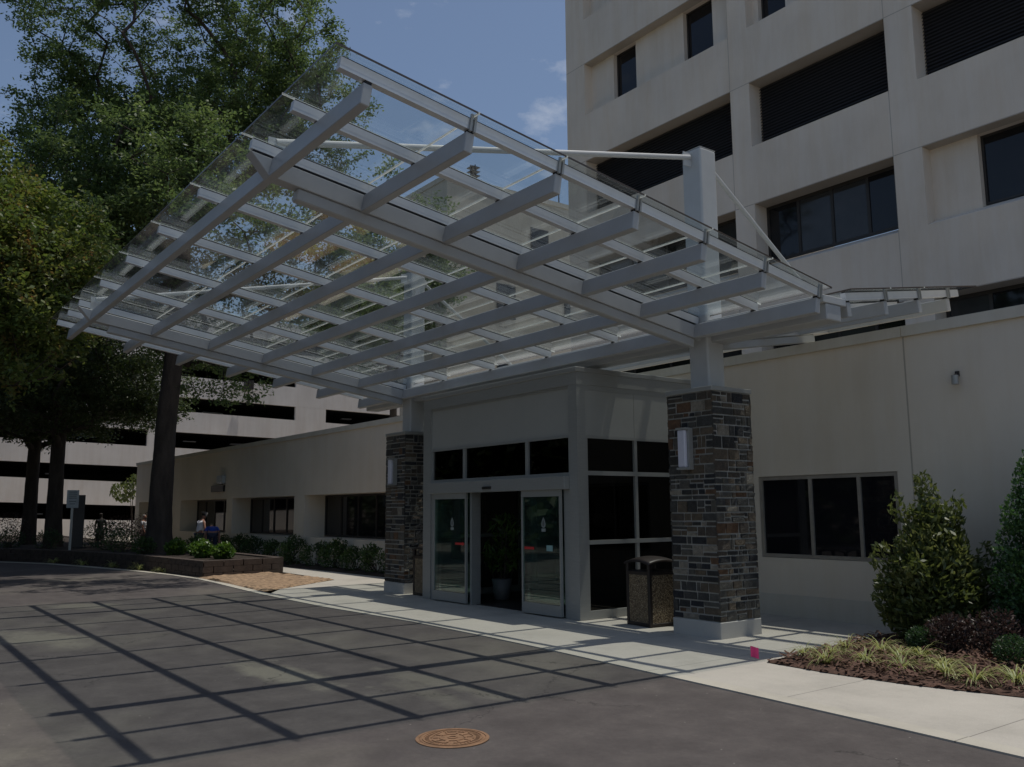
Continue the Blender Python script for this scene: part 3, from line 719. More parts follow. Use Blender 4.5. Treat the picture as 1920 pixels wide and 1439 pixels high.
# ------------------------------------------------------------------ block behind, seen through the glass
reb = thing('rear_block', 'plain beige flat roofed block seen through the canopy glass', 'building', (-49, 45, 0))
rb = MB(); RX, RYY, RZ = -47.0, 30.0, 23.4
rb.box(-53, RX, RYY, 64, 0, RZ); put(rb, 'wall', M['rear'], reb)
pp = MB(); pp.box(-53.1, RX + .08, RYY - .08, 64.1, RZ + .002, RZ + .35); put(pp, 'parapet', M['rear'], reb)
for y0, z0 in ((34, 14.5), (40, 14.5), (46, 14.5), (34, 9), (40, 9), (46, 9), (37, 19), (43, 19)):
    f = put(MB().box(RX + .002, RX + .05, y0, y0 + 1.6, z0, z0 + 2.4), 'window', M['frame_dark'], reb)
    put(MB().box(RX + .051, RX + .06, y0 + .08, y0 + 1.52, z0 + .08, z0 + 2.32), 'pane', M['dark'], f)
for (x, y, h, lab) in ((-48, 32.8, 1.9, 'lattice'), (-48, 40.5, 3.2, 'p'), (-48, 42.2, 3.2, 'p')):
    if lab == 'lattice':
        t = thing('roof_antenna', 'dark stubby lattice antenna on the roof of the plain beige block', 'antenna', (x, y, RZ + .35)); mb = MB()
        for k in range(4):
            an = k * math.pi / 2; mb.tube((x + .22 * math.cos(an), y + .22 * math.sin(an), RZ), (x + .22 * math.cos(an), y + .22 * math.sin(an), RZ + h), .05, k=5)
        for k in range(5):
            mb.box(x - .34, x + .34, y - .34, y + .34, RZ + .5 + k * .3, RZ + .55 + k * .3)
        put(mb, 'lattice', M['frame_dark'], t)
    else:
        t = thing('whip_antenna', 'thin dark whip antenna on the rear block roof, one of a pair', 'antenna', (x, y, RZ + .35), group='whip antennas on the rear block roof')
        put(MB().tube((x, y, RZ + .2), (x, y, RZ + h), .06, .03, k=6), 'mast', M['frame_dark'], t); put(MB().box(x - .15, x + .15, y - .15, y + .15, RZ + .35, RZ + .6), 'base', M['frame_dark'], t)

# ------------------------------------------------------------------ parking garage
ga = R(4); GO = Vector((-70, 20, 0))
def GP(s, t, z): return (GO.x - s * math.sin(ga) - t * math.cos(ga), GO.y + s * math.cos(ga) - t * math.sin(ga), z)
gar = thing('parking_garage', 'pale concrete parking garage with long open decks at the far left', 'garage', (-75, 20, 0))
def gbox(mb, s0, s1, t0, t1, f0, f1, m=0):
    return mb.hexa([GP(s0, t1, f0(s0)), GP(s0, t0, f0(s0)), GP(s1, t0, f0(s1)), GP(s1, t1, f0(s1)), GP(s0, t1, f1(s0)), GP(s0, t0, f1(s0)), GP(s1, t0, f1(s1)), GP(s1, t1, f1(s1))], m)
S0, S1 = -46, 60
lev = [(.95, -.8, -.033), (3.78, 2.05, -.031), (6.58, 5.0, -.02), (9.45, 7.82, -.012), (12.24, 10.58, -.008), (15.05, 13.4, -.004), (17.6, 16.0, 0)]
for (zt, zb, k) in lev:
    put(gbox(MB(), S0, S1, 0, .25, lambda s: zb + k * s, lambda s: zt + k * s), 'spandrel', M['garage'], gar)
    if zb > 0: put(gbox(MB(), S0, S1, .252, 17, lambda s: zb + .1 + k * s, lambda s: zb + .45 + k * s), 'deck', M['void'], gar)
for i in range(1, len(lev) - 2):
    for s0, s1 in ((-2.3, -1.4), (9.9, 12.8)):
        zt, zb, k = lev[i]; zu = lev[i + 1]
        put(gbox(MB(), s0, s1, .003, .22, lambda s: zt + k * s + .001, lambda s: zu[1] + zu[2] * s - .001), 'column', M['garage'], gar)
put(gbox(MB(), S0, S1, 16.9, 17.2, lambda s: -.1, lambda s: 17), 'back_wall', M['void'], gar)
for s_, z_ in ((6, 7.55), (-8, 4.78), (16.5, 10.33), (-9, 1.85), (2, 7.6)):
    put(MB().box(*(lambda P: (P[0] - .25, P[0] + .25, P[1] - .5, P[1] + .5, z_ - .3, z_ - .22))(GP(s_, 3.0, 0))), 'ceiling_light', M['lamp'], gar)
t = thing('flood_lamp', 'dark twin flood lamp hung on the garage parapet under the canopy edge', 'lamp', GP(5.4, -.4, 11))
P = Vector(GP(5.4, -.5, 0)); mb = MB(); mb.tube((P.x - .5, P.y, 11.9), (P.x, P.y, 11.6), .05); mb.tube((P.x, P.y, 10.6), (P.x, P.y, 11.7), .06); put(mb, 'arm', M['frame_dark'], t)
put(MB().box(P.x - .2, P.x + .25, P.y - .35, P.y + .35, 11.55, 12.3), 'lamp_head', M['frame_dark'], t); put(MB().box(P.x - .12, P.x + .12, P.y - .12, P.y + .12, 10.3, 10.6), 'lamp_base', M['frame_dark'], t)
# ------------------------------------------------------------------ vegetation
def np_mesh(name, V, F4, m, smooth=False):
    me = bpy.data.meshes.new(name)
    me.vertices.add(len(V)); me.vertices.foreach_set('co', np.asarray(V, np.float32).ravel())
    nf = len(F4); me.loops.add(nf * 4); me.loops.foreach_set('vertex_index', np.asarray(F4, np.int32).ravel())
    me.polygons.add(nf); me.polygons.foreach_set('loop_start', np.arange(0, nf * 4, 4, dtype=np.int32))
    try: me.polygons.foreach_set('loop_total', np.full(nf, 4, np.int32))
    except Exception: pass
    me.materials.append(m); me.update(calc_edges=True); me.validate()
    return me

def leaves(C, ln, wd, g, droop=.25, flat=.5, outward=None, fold=.25, var=.35):
    """quad leaves (rhombs) at centres C"""
    n = len(C)
    D = g.normal(size=(n, 3)); D[:, 2] = D[:, 2] * .6 - droop
    if outward is not None: D += outward * 1.2
    D /= np.linalg.norm(D, axis=1)[:, None]
    U = g.normal(size=(n, 3)); U[:, 2] += flat * 2.5
    S = np.cross(D, U); S /= np.linalg.norm(S, axis=1)[:, None] + 1e-9
    Nn = np.cross(S, D)
    l = ln * (1 + var * g.uniform(-1, 1, n))[:, None]; w = wd * (1 + var * g.uniform(-1, 1, n))[:, None]
    A = C - D * l * .5; B = C + D * l * .5; mid = C - D * l * .04 - Nn * l * fold * .18
    V = np.stack([A, mid + S * w * .5 + Nn * l * .05, B, mid - S * w * .5 + Nn * l * .05], 1).reshape(-1, 3)
    F = np.arange(4 * n).reshape(n, 4)
    return V, F

def fnoise(P, s, g):
    """cheap smooth pseudo-noise in [-1,1]"""
    out = 0
    for k in range(4):
        d = g.normal(size=3) * s; ph = g.uniform(0, 6.28); out = out + np.sin(P @ d + ph)
    return out / 4

def sample_ells(ells, n, g, shell=.45):
    vol = np.array([e[1][0] * e[1][1] * e[1][2] for e in ells]); pk = g.choice(len(ells), n, p=vol / vol.sum())
    d = g.normal(size=(n, 3)); d /= np.linalg.norm(d, axis=1)[:, None]
    r = g.uniform(0, 1, n) ** shell
    c = np.array([e[0] for e in ells])[pk]; rad = np.array([e[1] for e in ells])[pk]
    return c + d * rad * r[:, None]

def grow(trunk, tr, cl, g, wob=.12):
    """branches: every cluster joins the nearest node of the growing tree (pipe-model radii)"""
    nodes = []; par = []
    for i in range(len(trunk) - 1):
        a, b = np.array(trunk[i], float), np.array(trunk[i + 1], float); n = max(1, int(np.linalg.norm(b - a) / .6))
        for k in range(n):
            nodes.append(a + (b - a) * k / n); par.append(len(nodes) - 2)
    nodes.append(np.array(trunk[-1], float)); par.append(len(nodes) - 2); par[0] = -1
    nt_ = len(nodes); base = np.array(trunk[-1])
    order = np.argsort(np.linalg.norm(cl - np.array(trunk[len(trunk) // 2 if len(trunk) > 2 else -1]), axis=1))
    arr = np.zeros((nt_ + len(cl) * 9 + 10, 3)); arr[:nt_] = nodes; cnt = nt_; zmin = trunk[0][2] + (trunk[-1][2] - trunk[0][2]) * .45
    tips = []
    for ci in order:
        c = cl[ci]; A = arr[:cnt]; dv = c - A; d = np.linalg.norm(dv, axis=1)
        cost = d + np.clip(A[:, 2] - c[2] + .3 * d, 0, None) * .8 + np.where(A[:, 2] < zmin, 30, 0)
        j = int(np.argmin(cost)); L_ = d[j]; n = min(8, max(1, int(L_ / .55))); prev = j
        off = g.normal(size=3) * wob * L_
        for k in range(1, n + 1):
            t = k / n; p_ = A[j] + dv[j] * t + off * math.sin(math.pi * t) * .6; p_[2] += .10 * L_ * math.sin(math.pi * t)
            arr[cnt] = p_; par.append(prev); prev = cnt; cnt += 1
        tips.append(prev)
    rad2 = np.zeros(cnt); 
    for t in tips: rad2[t] += .011 ** 2.2
    for i in range(cnt - 1, 0, -1):
        if rad2[i] == 0: rad2[i] = .011 ** 2.2
        if par[i] >= 0: rad2[par[i]] += rad2[i]
    rad = rad2 ** (1 / 2.2); rad *= tr / max(rad[nt_ - 1], 1e-6) * .8 if False else 1
    k = min(1.0, tr * .62 / rad[1]); rad = np.maximum(rad * k, .008)
    return arr[:cnt], par, rad, nt_

def branch_mb(arr, par, rad, lo=0, hi=None, minr=0.0):
    mb = MB()
    for i in range(max(lo, 1), hi or len(arr)):
        p_ = par[i]
        if p_ < 0 or rad[i] < minr: continue
        r1 = min(rad[p_], rad[i] * 1.35); kk = 8 if r1 > .08 else 5 if r1 > .03 else 3
        mb.tube(arr[p_], arr[i], r1, rad[i], k=kk, caps=False)
    return mb

def tree(name, label, cat, base, trunk, tr, ells, ncl, nleaf, ll, lw, lm, seed, gap=-.25, spread=(.5, .5, .32), group=None, flare=1.5, nscale=.55, shell=.45):
    g = np.random.default_rng(seed)
    t = thing(name, label, cat, base, 0, group)
    cl = sample_ells(ells, ncl, g, shell); nz = fnoise(cl, nscale, g); cl = cl[nz > gap]
    arr, par, rad, nt_ = grow(trunk, tr, cl, g)
    mb = MB(); prof = []
    tp = [np.array(q, float) for q in trunk]
    # one continuous trunk: rings with root flare lobes and bark ridges
    K = 22; P_ = []; lens = [0]
    for i in range(len(tp) - 1): lens.append(lens[-1] + np.linalg.norm(tp[i + 1] - tp[i]))
    nr = int(lens[-1] / .22) + 2; ph = g.uniform(0, 6.28, 6)
    for q in range(nr + 1):
        d_ = lens[-1] * q / nr; i = min(len(tp) - 2, int(np.searchsorted(lens, d_, 'right')) - 1); f = (d_ - lens[i]) / (lens[i + 1] - lens[i]); cpt = tp[i] + (tp[i + 1] - tp[i]) * f
        rr_ = tr * (1 - .42 * d_ / lens[-1]) * (1 + (flare - 1) * math.exp(-d_ / .45))
        for k in range(K):
            a_ = 6.2832 * k / K; m_ = 1 + .05 * math.sin(3 * a_ + ph[0] + .3 * d_) + .035 * math.sin(5 * a_ + ph[1] - .5 * d_) + .03 * math.sin(9 * a_ + ph[2] + 1.3 * d_) + .22 * math.exp(-d_ / .35) * math.sin(5 * a_ + ph[3]) + g.normal() * .012
            mb.v.append((cpt[0] + rr_ * m_ * math.cos(a_), cpt[1] + rr_ * m_ * math.sin(a_), cpt[2]))
    for q in range(nr):
        for k in range(K):
            j = (k + 1) % K; mb.f.append((q * K + k, q * K + j, (q + 1) * K + j, (q + 1) * K + k)); mb.m.append(0)
    to = mb.build('trunk', M['bark'], t, smooth=True); to.location = [-x for x in base]
    bo = branch_mb(arr, par, rad, nt_).build('branches', M['bark'], t, smooth=True); bo.location = [-x for x in base]
    C = np.repeat(cl, nleaf, 0); n = len(C)
    # leaves ride on a few short twigs per cluster
    tw = g.normal(size=(len(cl), 5, 3)); tw /= np.linalg.norm(tw, axis=2)[..., None]; tw *= np.array(spread) * 1.7
    pick = g.integers(0, 5, n); ci = np.repeat(np.arange(len(cl)), nleaf)
    C = C + tw[ci, pick] * g.uniform(.1, 1, n)[:, None] + g.normal(size=(n, 3)) * np.array(spread) * .30
    V, F = leaves(C, ll, lw, g)
    me = np_mesh('crown', V - np.array(base), F, lm); o = bpy.data.objects.new('crown', me); COL.objects.link(o); o.parent = t
    return t

RV = np.array([.6, .8, 0]); DV = np.array([-.8, .6, 0]); ZV = np.array([0, 0, 1.])
def rel(b, r, z, d=0): return tuple(np.array([b[0], b[1], 0]) + RV * r + DV * d + ZV * z)
B = (-30, 8.1, .3)
tree('oak_tree', 'huge dark trunked oak rising from the planter behind the canopy', 'tree', B,
     [B, (-30, 8.1, 2.2), (-29.95, 8.15, 4.5), rel(B, .25, 7), rel(B, .35, 10.5), rel(B, .3, 14)], .37,
     [(rel(B, -.6, 13.8), (4.9, 4.9, 4.2)), (rel(B, .2, 18.5), (5.3, 5.3, 5.2)), (rel(B, 4.4, 16.0, 1), (2.3, 2.3, 2.9)), (rel(B, -3.6, 15.8), (2.2, 2.2, 2.6)), (rel(B, 2.9, 11.8, 1), (2.6, 2.6, 2.3)), (rel(B, 1.9, 6.2, .5), (1.8, 1.8, 1.0)), (rel(B, -.6, 7.2, 1), (1.8, 1.6, .9)), (rel(B, 5.6, 9.6, 3), (2.4, 2.4, 1.7)), (rel(B, 3.2, 9.2, 2), (2.2, 2.2, 1.6)), (rel(B, 4.6, 12.2, 2), (1.9, 1.9, 1.8)), (rel(B, -2.8, 10.2, 1), (2.2, 2.2, 1.7)), (rel(B, .4, 9.4, 1.5), (2.6, 2.6, 1.6)), (rel(B, 3.2, 13.5), (2.5, 2.5, 2.2)), (rel(B, -1.2, 11.5, -3), (2.6, 2.6, 2.0)), ((-24.2, 6.6, 11.2), (2.7, 2.7, 1.5)), ((-21.3, 7.6, 9.2), (2.2, 2.0, 1.2)), ((-25.5, 4.6, 9.0), (2.0, 2.0, 1.2)), (rel(B, -5.9, 20.3), (1.3, 1.3, 1.9)), ((-28.2, 6.0, 10.2), (2.6, 2.3, 1.3)), ((-32.0, 5.2, 10.0), (2.6, 2.3, 1.3))],
     2500, 118, .135, .064, M['oak'], 3, gap=-.3, spread=(.36, .36, .24), nscale=.75)
for i, (b, s, lab, hh) in enumerate(((( -38, 6.35, .3), 5, 'forked dark oak between the big oak and the sign posts at far left', 0), ((-42, 6.1, .3), 9, 'leftmost dark oak trunk with low spreading limbs in the planter', .4))):
    tree('oak_tree', lab, 'tree', b, [b, (b[0], b[1], 2), (b[0] + .05, b[1], 4.2), rel(b, .1, 6), rel(b, .2, 8.5)], .31 - .02 * i,
         [(rel(b, 0, 9.5), (4.6, 4.6, 3.4)), (rel(b, 1.2, 7.2), (4.0, 4.0, 1.9)), (rel(b, -2.0, 7.2), (3.6, 3.6, 1.8)), (rel(b, .3, 12.5), (4.2, 4.2, 3.0)), (rel(b, 3.3, 5.9), (1.9, 1.9, .9)), (rel(b, 0, 5.7), (4.0, 4.0, 1.2))],
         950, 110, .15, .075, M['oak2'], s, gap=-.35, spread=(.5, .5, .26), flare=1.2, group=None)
B = (-25.6, .9, -.05)
tr_ = tree('crape_myrtle', 'leafy crape myrtle with reddish seed heads filling the left edge', 'tree', B,
     [B, (-25.6, .9, 1.5), (-25.4, 1.0, 3.2), (-25.2, 1.1, 5)], .16,
     [(rel(B, .7, 8.0), (2.9, 2.9, 3.0)), (rel(B, 2.2, 7.0), (2.4, 2.4, 2.3)), (rel(B, -1.5, 7.6), (2.6, 2.6, 2.8)), (rel(B, -.1, 10.4), (1.8, 1.8, 1.7)), (rel(B, 2.9, 8.3, .6), (1.6, 1.6, 1.6))],
     900, 105, .13, .08, M['myrtle'], 17, gap=-.3, spread=(.34, .34, .3), flare=1.2)
# trees behind the low wing, seen through the glass
for b, s, lab in (((-44, 24.5, -.1), 31, 'green tree crown behind the left wing, seen through the canopy glass'), ((-56, 33, -.1), 37, 'paler tree crown beyond the left wing against the plain block')):
    tree('background_tree', lab, 'tree', b, [b, (b[0], b[1], 4), (b[0], b[1], 9)], .3,
         [(rel(b, 0, 14.5), (4.4, 4.4, 4.2)), (rel(b, .6, 18.5), (3.4, 3.4, 3.4)), (rel(b, -3, 12.5), (3.4, 3.4, 2.2))], 700, 100, .22, .12, M['oak'], s, gap=-.2, spread=(.55, .55, .4))

# little magnolia bough by the wing's left end
def shrub(name, label, cat, base, ells, n, ll, lw, lm, seed, stems=7, droop=-.2, group=None, shell=.28, flat=.3, rad=.012, gap=-.5):
    g = np.random.default_rng(seed); t = thing(name, label, cat, base, 0, group)
    C = sample_ells(ells, n, g, shell); nz = fnoise(C, 4.5, g); C = C[nz > gap]
    C = C[C[:, 2] > -.02 + 0 * C[:, 0]] if base[2] < .2 else C
    cen = np.array(base) + np.array([0, 0, .3 * ells[0][1][2]]); out = C - cen; out /= np.linalg.norm(out, axis=1)[:, None] + 1e-6
    out[:, 2] = out[:, 2] * .6 + .25
    V, F = leaves(C, ll, lw, g, droop=droop, flat=flat, outward=out)
    me = np_mesh('foliage', V - np.array(base), F, lm); o = bpy.data.objects.new('foliage', me); COL.objects.link(o); o.parent = t
    mb = MB()
    for k in range(stems):
        q = C[g.integers(0, len(C))] - np.array(base); md = q * .5 + g.normal(size=3) * .04; s0 = np.array([g.normal() * .05, g.normal() * .05, -.02])
        mb.tube(s0, md, rad, rad * .7, k=5, caps=False); mb.tube(md, q * .97, rad * .7, rad * .3, k=5, caps=False)
    mb.build('stems', M['bark'], t)
    return t
def cone_ells(b, r, h, n=6):
    out = []
    for k in range(n):
        f = k / (n - 1); out.append(((b[0], b[1], h * (.16 + .74 * f)), (r * (1 - .76 * f ** 2.0), r * (1 - .76 * f ** 2.0), h * .17)))
    return out
b = (-5.70, 10.72, 0); e = cone_ells(b, .60, 1.92)
e += [((b[0] - .05, b[1], 1.90), (.10, .10, .20)), ((b[0] - .3, b[1] - .2, 1.62), (.10, .10, .22)), ((b[0] + .25, b[1] + .2, 1.62), (.11, .11, .24)), ((b[0] - .5, b[1] - .3, 1.0), (.14, .14, .22)), ((b[0] + .5, b[1] + .35, 1.05), (.12, .12, .2)), ((b[0] + .1, b[1] - .55, .9), (.14, .14, .22)), ((b[0] - .34, b[1] - .26, .55), (.28, .28, .4)), ((b[0] + .33, b[1] + .22, .6), (.28, .28, .45)), ((b[0] + .16, b[1] + .1, 1.35), (.2, .2, .35))]
shrub('magnolia_shrub', 'tall pointed olive leaved shrub in front of the right wing window', 'shrub', b, e, 12500, .098, .038, M['magnolia'], 46, 26, droop=-.1, shell=.3, gap=-.62)
b = (-4.46, 11.05, 0)
shrub('holly_shrub', 'dense glossy dark green clipped shrub cut by the right edge', 'shrub', b, cone_ells(b, .70, 2.5) + [((b[0], b[1], 2.1), (.26, .26, .35))], 24000, .046, .031, M['holly'], 43, 22, shell=.25, gap=-.6)
for i, (x, y, r, h, lab) in enumerate(((-5.20, 10.02, .27, .44, 'purple leaved shrub in front of the tall olive shrub'), (-4.80, 10.2, .36, .50, 'widest purple leaved shrub between the two tall green shrubs'), (-4.28, 10.4, .32, .46, 'purple leaved shrub touching the right edge below the glossy shrub'))):
    shrub('purple_shrub', lab, 'shrub', (x, y, 0), [((x, y, h * .5), (r, r, h * .5)), ((x + .1, y - .05, h * .75), (r * .6, r * .6, h * .35))], 1500, .045, .022, M['purple'], 50 + i, 14, group='purple shrubs in the right bed')
for i, (x, y, r, h, lab) in enumerate(((-5.46, 9.88, .16, .30, 'small round green shrub below the tall olive shrub'), (-4.40, 9.74, .19, .33, 'small round green shrub near the right edge of the mulch bed'))):
    shrub('boxwood_shrub', lab, 'shrub', (x, y, 0), [((x, y, h * .5), (r, r, h * .52))], 1500, .03, .018, M['boxwood'], 60 + i, 10, group='small round green shrubs')

def grass_clump(name, label, loc, seed, s=1.0, group='striped grass clumps in the mulch bed'):
    g = random.Random(seed); mb = MB()
    for k in range(62):
        a = g.uniform(0, 6.283); ln = g.uniform(.22, .40) * s; up = g.uniform(.75, 1.45); w_ = g.uniform(.005, .009) * s
        r0 = g.uniform(0, .045) * s; x, y, z = r0 * math.cos(a), r0 * math.sin(a), 0; aa = a + g.uniform(-.5, .5); px, py = -math.sin(aa), math.cos(aa); th = up; P = []
        for q in range(6):
            P.append((x, y, z)); th -= g.uniform(.22, .44) ; x += ln / 5 * math.cos(aa) * math.cos(th); y += ln / 5 * math.sin(aa) * math.cos(th); z += ln / 5 * math.sin(th) * 1.25
        for q in range(5):
            w0 = w_ * (1 - .12 * q); w1 = w_ * (1 - .12 * (q + 1)) if q < 4 else .001
            a0, b0 = P[q], P[q + 1]
            mb.quad([(a0[0] - px * w0, a0[1] - py * w0, a0[2]), (a0[0] + px * w0, a0[1] + py * w0, a0[2]), (b0[0] + px * w1, b0[1] + py * w1, b0[2]), (b0[0] - px * w1, b0[1] - py * w1, b0[2])])
    o = mb.build(name, M['liriope']); o.location = loc; return tag(o, label, 'grass', group)
LIR = [(-6.12, 8.62, .75), (-5.66, 8.34, 1.0), (-6.02, 9.3, .9), (-5.40, 8.66, .95), (-5.72, 9.5, 1), (-5.32, 9.18, .9), (-4.97, 8.6, .95), (-5.18, 9.36, 1), (-4.52, 8.62, 1.05), (-4.72, 8.95, .95), (-4.2, 8.52, 1.05), (-3.93, 8.72, 1.15), (-3.86, 9.25, 1.05), (-5.92, 8.86, .8)]
LL = ['smallest striped grass clump nearest the stone pier and pink flag', 'striped grass clump at the sidewalk edge, second from the pink flag', 'striped grass clump at the back left beside the shaded sidewalk', 'striped grass clump near the sidewalk, third along the bed edge', 'striped grass clump against the left foot of the tall olive shrub', 'striped grass clump mid bed between the edge row and olive shrub', 'striped grass clump at the bed edge left of the bare mulch gap', 'striped grass clump in front of the small round shrub below olive shrub', 'striped grass clump in the edge row below the widest purple shrub', 'striped grass clump just behind the edge row below the purple shrubs', 'striped grass clump hanging toward the sidewalk, second from right edge', 'largest striped grass clump in the bottom right corner of the bed', 'striped grass clump cut by the right edge of the picture', 'small striped grass clump behind the first one near the flag']
for i, (x, y, s) in enumerate(LIR): grass_clump('striped_grass', LL[i], (x, y, .03), 100 + i, s * .84)

# foundation shrubs along the left wing (one built, others copied)
az = shrub('azalea_shrub', 'sunlit bright green shrub by the farther stone pier', 'shrub', (-19.6, 11.25, 0), [((-19.6, 11.25, .36), (.55, .45, .40)), ((-19.75, 11.1, .6), (.3, .3, .25))], 1500, .085, .04, M['azalea'], 70, 12, group='foundation shrubs along the left wing')
AZ = [(-20.9, 11.2, .95, 'bright green shrub second from the farther stone pier, under the window'), (-22.2, 11.25, .85, 'green shrub third from the farther pier, under the third window'), (-23.5, 11.2, 1.05, 'taller dark shrub at the third window opening'), (-24.9, 11.3, .9, 'dark shrub beside the pillar between second and third windows'), (-26.3, 11.2, 1.1, 'dark spiky shrub in front of the pillar left of the third window'), (-27.9, 11.3, .9, 'dark shrub under the right end of the middle window'), (-29.6, 11.2, 1.0, 'dark shrub under the middle of the middle window'), (-31.4, 11.2, 1.05, 'dark shrub under the left end of the middle window'), (-33.4, 11.25, .95, 'dark shrub in front of the pillar right of the first window')]
for i, (x, y, s, lab) in enumerate(AZ):
    c = copy_tree(az); c.location = (x, y, 0); c.scale = (s, s, s); c.rotation_euler = (0, 0, i * 1.3); c['label'] = lab
# planter planting
HO = [(-24.6, 8.4, .65, 'hosta', 'bright green leafy plant at the right end of the block planter'), (-25.5, 8.15, .65, 'hosta', 'lime green leafy plant second from the planter right end'), (-26.9, 8.5, .72, 'hosta', 'bright leafy plant in front of the white shirted person'), (-28.0, 8.1, .72, 'hosta', 'bright leafy plant just right of the huge oak trunk'), (-28.6, 8.9, .85, 'azalea', 'tall green planter shrub behind the lime plants'), (-29.3, 7.5, .8, 'azalea', 'low shrub at the foot of the huge oak'),
      (-31.5, 7.4, 1.25, 'azalea', 'green shrub in the planter left of the huge oak'), (-33.2, 7.4, 1.4, 'boxwood', 'dark shrub between the huge oak and the sign posts'), (-34.8, 8.0, 1.7, 'purple', 'reddish brown bushy shrub behind the sign posts'), (-34.2, 8.7, 1.8, 'purple', 'reddish shrub in front of the dark silhouetted person'), (-36.2, 5.9, 1.1, 'boxwood', 'dark low shrub at the foot of the forked oak'), (-38.5, 5.0, 1.1, 'boxwood', 'dark low shrub left of the forked oak'), (-40.5, 5.2, 1.9, 'purple', 'dark reddish shrub at the leftmost oak foot'), (-36.5, 7.6, 1.5, 'boxwood', 'dark shrub behind the forked oak trunk'), (-42.5, 4.6, 1.5, 'boxwood', 'dark shrub cut by the left edge of the picture')]
for i, (x, y, s, mk, lab) in enumerate(HO):
    shrub('planter_shrub', lab, 'shrub', (x, y, .36), [((x, y, .36 + .28 * s), (.5 * s, .5 * s, .33 * s)), ((x + .1, y, .36 + .5 * s), (.3 * s, .3 * s, .22 * s))], 800 if mk != 'purple' else 1100, .11 * (1 if mk == 'hosta' else .7), .065 if mk == 'hosta' else .035, M[mk], 80 + i, 10, group='shrubs in the raised planter')
for i, (x, lab) in enumerate(((-25.6, 'small pale plant at the kerb right of the oak trunk'), (-27.2, 'small pale plant at the kerb below the oak trunk'), (-29.0, 'small pale kerb plant third from the clay patch'), (-31.0, 'small pale kerb plant fourth from the clay patch'), (-33.0, 'small pale kerb plant below the sign posts'))):
    y = np.interp(x, [p[0] for p in EDGE], [p[1] for p in EDGE]) + .33
    grass_clump('kerb_plant', lab, (x, float(y), .0), 140 + i, 1.1, 'small plants between kerb and planter wall')
tag(MB().quad([(p[0], p[1], -.002) for p in offs(EDGE[4:11], .198)] + [(p[0], p[1], -.002) for p in offs(PW[1:8], -.0)]).build('kerb_bed', M['soil']), kind='structure')
# magnolia bough near the wing corner
b = (-50.6, 12.3, 0)
g_ = shrub('magnolia_tree', 'small broad leaved tree overhanging beside the left wing corner', 'tree', b, [((-50.9, 11.8, 2.75), (.7, .7, .55)), ((-50.3, 12.4, 3.3), (.6, .6, .4))], 420, .30, .11, M['magnolia'], 97, 2, rad=.03)

# ------------------------------------------------------------------ things on the ground
def trash_can(label, cx, cy, rz):
    t = thing('trash_can', label, 'trash can', (cx, cy, 0), rz, 'pebble sided trash cans by the doors')
    h = .265; f = MB()
    for sx in (-1, 1):
        for sy in (-1, 1): f.box(min(sx * h, sx * (h - .055)), max(sx * h, sx * (h - .055)), min(sy * h, sy * (h - .055)), max(sy * h, sy * (h - .055)), .0, .90)
    f.box(-h + .004, h - .004, -h + .004, h - .004, 0.0, .05); f.box(-h + .004, h - .004, -h + .004, h - .004, .71, .765)
    f.build('frame', M['brownplastic'], t, bevel=.008)
    p_ = MB(); k = h - .014; p_.box(-k, k, -k, k, .0505, .7095); p_.build('pebble_panel', M['pebble'], t)
    lid = MB(); n = 12; a = h + .018
    def z_(x, y): return .885 + .085 * (1 - .55 * (x / a) ** 2 - .55 * (y / a) ** 2) + .0
    for i in range(n):
        for j in range(n):
            xs = [-a + 2 * a * q / n for q in (i, i + 1)]; ys = [-a + 2 * a * q / n for q in (j, j + 1)]
            lid.quad([(xs[0], ys[0], z_(xs[0], ys[0])), (xs[1], ys[0], z_(xs[1], ys[0])), (xs[1], ys[1], z_(xs[1], ys[1])), (xs[0], ys[1], z_(xs[0], ys[1]))])
    for i in range(n):
        u0, u1 = -a + 2 * a * i / n, -a + 2 * a * (i + 1) / n
        for s in (-1, 1):
            q = [(u0, s * a, z_(u0, a)), (u1, s * a, z_(u1, a)), (u1, s * a * .985, z_(u1, a) - .03), (u0, s * a * .985, z_(u0, a) - .03)]
            lid.quad(q if s > 0 else q[::-1]); lid.quad([(y_, x_, zz) for x_, y_, zz in (q if s < 0 else q[::-1])])
    lid.build('lid', M['brownplastic'], t, smooth=True, weld=True)
    return t
trash_can('dark brown pebble sided trash can in front of the nearer stone pier', -9.165, 9.375, R(-6))
trash_can('dark brown pebble sided trash can half hidden left of the entrance box', -15.13, 9.31, R(-3))

mh = thing('manhole_cover', 'rusty orange round manhole cover in the asphalt', 'manhole', (-5.672, 3.684, -.010))
mh.rotation_euler = (R(.6), 0, .4); mh.scale = (.81, .81, 1)
MB().lathe([(.335, 0.0), (.335, .004), (.305, .005), (.303, .0005), (.297, .0005), (.295, .004), (.0, .004)], 64).build('lid', M['rust'], mh)
rg = MB()
for r0, r1, gaps in ((.262, .275, 0), (.185, .200, 5), (.105, .12, 4), (.03, .045, 0)):
    n = 60
    for i in range(n):
        if gaps and (i % (n // gaps)) < 3: continue
        a0, a1 = 6.2832 * i / n, 6.2832 * (i + 1) / n
        rg.hexa([(r * math.cos(a), r * math.sin(a), z) for z in (.0042, .009) for r, a in ((r0, a0), (r1, a0), (r1, a1), (r0, a1))])
for i in range(40):
    a = 6.2832 * i / 40; c, s = math.cos(a), math.sin(a)
    rg.hexa([(r * c - w_ * s, r * s + w_ * c, z) for z in (.0042, .008) for r, w_ in ((.215, -.006), (.25, -.006), (.25, .006), (.215, .006))])
for i in range(10):
    a = 6.2832 * i / 10; c, s = math.cos(a), math.sin(a)
    rg.hexa([(r * c - w_ * s, r * s + w_ * c, z) for z in (.0042, .009) for r, w_ in ((.13, -.009), (.175, -.009), (.175, .009), (.13, .009))])
